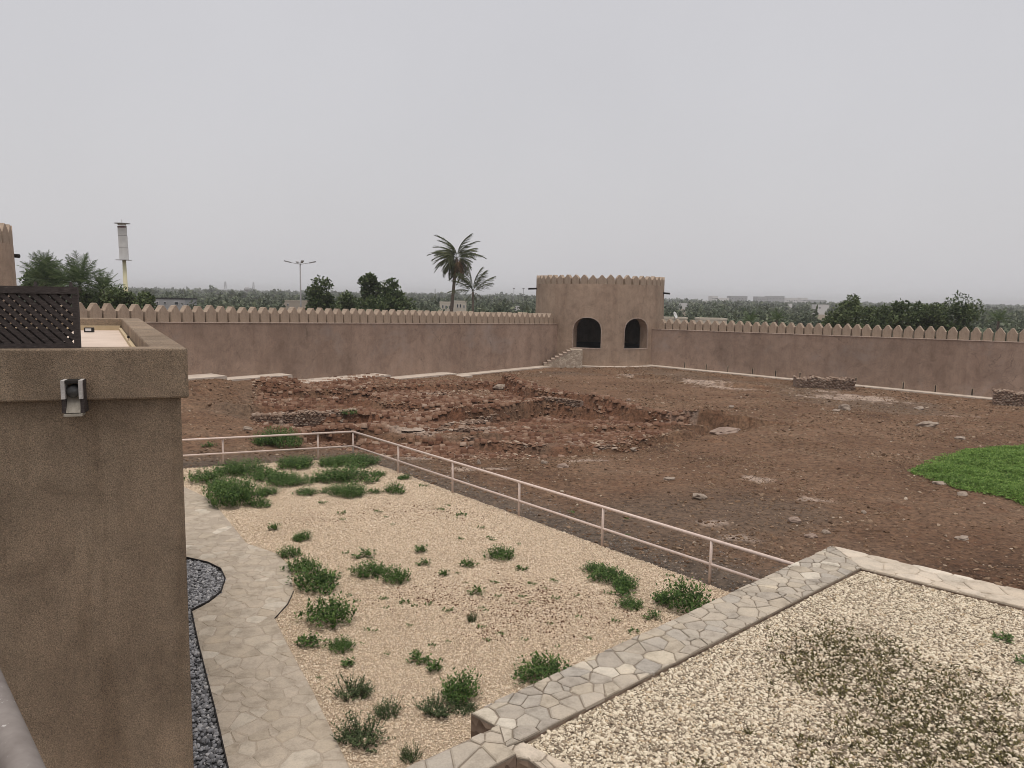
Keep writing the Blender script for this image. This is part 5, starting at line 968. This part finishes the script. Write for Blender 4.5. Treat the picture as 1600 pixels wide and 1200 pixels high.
house('cream flat-roofed house with paired windows, below the short palm', 709, 728, 471.5, 168, M_H1, ((715, 478, 2, 5), (719.5, 478, 2, 5), (725, 479, 1.6, 4)))
house('pale low house with dark flat roof edge beyond the merlons', 236, 289, 467, 138, M_H4, ((246, 473, 2.5, 3), (258, 473, 2.5, 3), (276, 474, 6, 4)), eave=M_BLACK)
house('tan low house behind the street lamp', 441, 481, 471, 178, M_H2, ((450, 476, 2, 3), (470, 476, 2, 3)))
house('low cream roofed house beside the satellite dish', 1038, 1074, 498, 112, M_H1); house('long low pale shed beyond the drained wall', 1094, 1136, 499.5, 110, M_H1)
house('bright white block on the wooded slope before the tree row', 1275, 1296, 476.5, 400, M_H3, ((1281, 481, 2, 2),)); house('small white house in the wood right of the tower', 1062, 1074, 474, 500, M_H3); house('thin white turret house in the far wood', 1233, 1238, 475, 700, M_H3); house('low white house left of the round tower', 798, 815, 479, 300, M_H3)
for i, (x0, x1, yt, m_, lab) in enumerate(((1113, 1122, 466, M_H3, 'far white building at the left end of the skyline'), (1116, 1139, 469, M_H3, 'far long low white building on the skyline'), (1142, 1168, 466, M_H4, 'far grey block on the skyline'), (1184, 1200, 467, M_H4, 'far square grey building on the skyline'), (1202, 1226, 466, M_H4, 'far long grey apartment block on the skyline'), (1228, 1247, 469, M_H3, 'far low white building on the skyline'), (1252, 1262, 469, M_H3, 'far small white building on the skyline'), (1266, 1290, 472, M_H4, 'far flat grey building behind white block'))):
    house(lab, x0, x1, yt - 3.5, 1000 + 25 * i, m_, [(x0 + (x1 - x0) * (k + .5) / 5, yt + .5, 1.2, 1.6) for k in range(5)], depth=20)
def mast(label, px, yt, Y, w, lat=True):
    t_ = at(px, yt, Y); root = thing('mast', label, 'mast', (t_[0], Y, -1.0)); H_ = t_[2]; mb = MB()
    if lat:
        for sx, sy in ((-1, -1), (1, -1), (1, 1), (-1, 1)): mb.beam((t_[0] + sx * w, Y + sy * w, -1), (t_[0] + sx * w * .25, Y + sy * w * .25, H_), .12 * w, .12 * w, upv=(0, 1, .01))
        mb.build('legs_frame', M_GREY, root); mb = MB()
        for k in range(7):
            z0, z1 = -1 + (H_ + 1) * k / 7, -1 + (H_ + 1) * (k + 1) / 7; a_, b_ = w * (1 - .75 * k / 7), w * (1 - .75 * (k + 1) / 7); mb.beam((t_[0] - a_, Y - a_, z0), (t_[0] + b_, Y - b_, z1), .09 * w, .09 * w, upv=(0, 1, 0)); mb.beam((t_[0] + a_, Y - a_, z0), (t_[0] - b_, Y - b_, z1), .09 * w, .09 * w, upv=(0, 1, 0))
        mb.build('bracing', M_GREY, root)
    else:
        mb.tube((t_[0], Y, -1), (t_[0], Y, H_), w, w * .6, 8); mb.build('pole', M_GREY, root); mb = MB(); mb.box((t_[0], Y - .1, H_ - .2), (w * 7, w * 3, w * 4)); mb.build('lamp_head', M_GREY, root)
mast('left lattice mast on the far horizon', 352, 440, 700, 1.6); mast('lattice mast beside the far dome tank', 396, 441, 720, 1.5); mast('slender far mast left of the tall palm', 680, 451, 500, .8); mast('thin floodlight pole, left of the pair before the tower', 803, 450, 260, .10, False); mast('thin floodlight pole, right of the pair before the tower', 818, 450, 260, .10, False)
p = at(386, 452, 700); tk = thing('water_tank', 'far domed grey water tank on the horizon', 'tank', (p[0], 700, -1)); mb = MB(); mb.tube((p[0], 700, -1), (p[0], 700, p[2]), 1.4, 1.4, 12); mb.build('shaft', M_H4, tk); me = rock_mesh('bowl', 2.6, 2.6, 2.3, M_H4, 1, 3, 0); o = link('bowl', me, tk); o.location = Vector((p[0], 700, p[2]))
# street lamp
p = at(469, 413, 84); lamp = thing('street_lamp', 'tall grey street lamp with four arms beyond the wall', 'street lamp', (p[0], 84, -1)); mb = MB(); mb.tube((p[0], 84, -1), p, .11, .07, 10); mb.build('pole', M_GREY, lamp, True)
for a in (.25, 2.0, 3.35, 5.1):
    d = np.array([math.cos(a), math.sin(a) * .8, .18]); mb = MB(); q = p + d * 1.0; mb.tube(p, q, .035, .03, 6); arm = mb.build('arm', M_GREY, lamp); e = p + d * 1.75 + [0, 0, .03]; mb = MB(); mb.beam(q, e, .26, .12); mb.build('lamp_head', M_GREY, arm)
# pylon with white panels
Yp = 96; p = at(194, 406, Yp); kp = kpx(p); py_ = thing('telecom_pylon', 'white panelled pylon on a cream pole beyond the wall', 'pylon', (p[0], Yp, -1)); mb = MB(); mb.tube((p[0] + .1, Yp, -1), p, .36, .22, 14); mb.build('pole', M_CREAM, py_, True)
z = p[2]; w = 13.5 * kp
for k, hpx in enumerate((18.5, 19, 15)):
    mb = MB(); mb.box((p[0] - .04 * k, Yp, z + hpx * kp / 2), (w, w * .16, hpx * kp - .06)); mb.build('panel', M_WHITE, py_); mb = MB(); mb.box((p[0] - .04 * k, Yp, z + .0), (w * .98, w * .14, .07)); mb.build('joint', M_GREY, py_); z += hpx * kp
mb = MB(); mb.box((p[0] - .1, Yp - .02, z - .16), (w * .96, w * .17, .17)); mb.build('dark_band', M_BAND, py_)
for zz in (p[2] - .05, z + .25):
    mb = MB(); mb.tube((p[0] - .05, Yp, zz), (p[0] - .05, Yp, zz + .05), 11.5 * kp, 11.5 * kp, 24); mb.build('ring_plate', M_GREY, py_)
mb = MB(); mb.box((p[0] - .1, Yp, z + .13), (w * .8, w * .4, .2)); mb.build('cap', M_WHITE, py_); mb = MB(); mb.tube((p[0] - .1, Yp, z + .3), (p[0] - .1, Yp, z + .75), .05, .04, 6); mb.build('antenna', M_WHITE, py_)
# satellite dish on the low house
p = at(1054, 493, 111); ds = thing('satellite_dish', 'white satellite dish on the low house right of the tower', 'dish', (p[0], p[1], p[2] - .6)); mb = MB(); P = []; nrm = np.array([.75, -.55, .4]); nrm /= np.linalg.norm(nrm); u = np.cross(nrm, [0, 0, 1.0]); u /= np.linalg.norm(u); v = np.cross(nrm, u)
for r_i in (0, .33, .66, 1):
    for k in range(16): t_ = 2 * math.pi * k / 16; P.append(p + (u * math.cos(t_) + v * math.sin(t_)) * r_i * .55 + nrm * .16 * r_i ** 2)
mb.add(P, [(j * 16 + k, j * 16 + (k + 1) % 16, j * 16 + 16 + (k + 1) % 16, j * 16 + 16 + k) for j in range(3) for k in range(16)]); o = mb.build('reflector', M_WHITE, ds, True); sm = o.modifiers.new('thick', 'SOLIDIFY'); sm.thickness = .03
mb = MB(); mb.tube(p - [0, 0, .75], p - nrm * .02, .04); mb.build('stand', M_GREY, ds); mb = MB(); mb.tube(p + nrm * .1, p + nrm * .5, .025); mb.build('feed_arm', M_GREY, ds)

# ------------------------------------------------------------------ haze
HAZE = True
if HAZE:
    mb = MB(); mb.box((0, 2500, 13.0), (9040, 9040, 32)); hz = mb.build('haze', None); tag(hz, 'thin pale haze in the air', kind='stuff')
    m = bpy.data.materials.new('haze'); m.use_nodes = True; nt = m.node_tree; nt.nodes.clear(); out = nt.nodes.new('ShaderNodeOutputMaterial'); pv = nt.nodes.new('ShaderNodeVolumePrincipled'); pv.inputs['Density'].default_value = .0004; pv.inputs['Color'].default_value = (.97, .97, .985, 1); pv.inputs['Anisotropy'].default_value = .2
    nt.links.new(pv.outputs[0], out.inputs['Volume']); hz.data.materials.append(m)
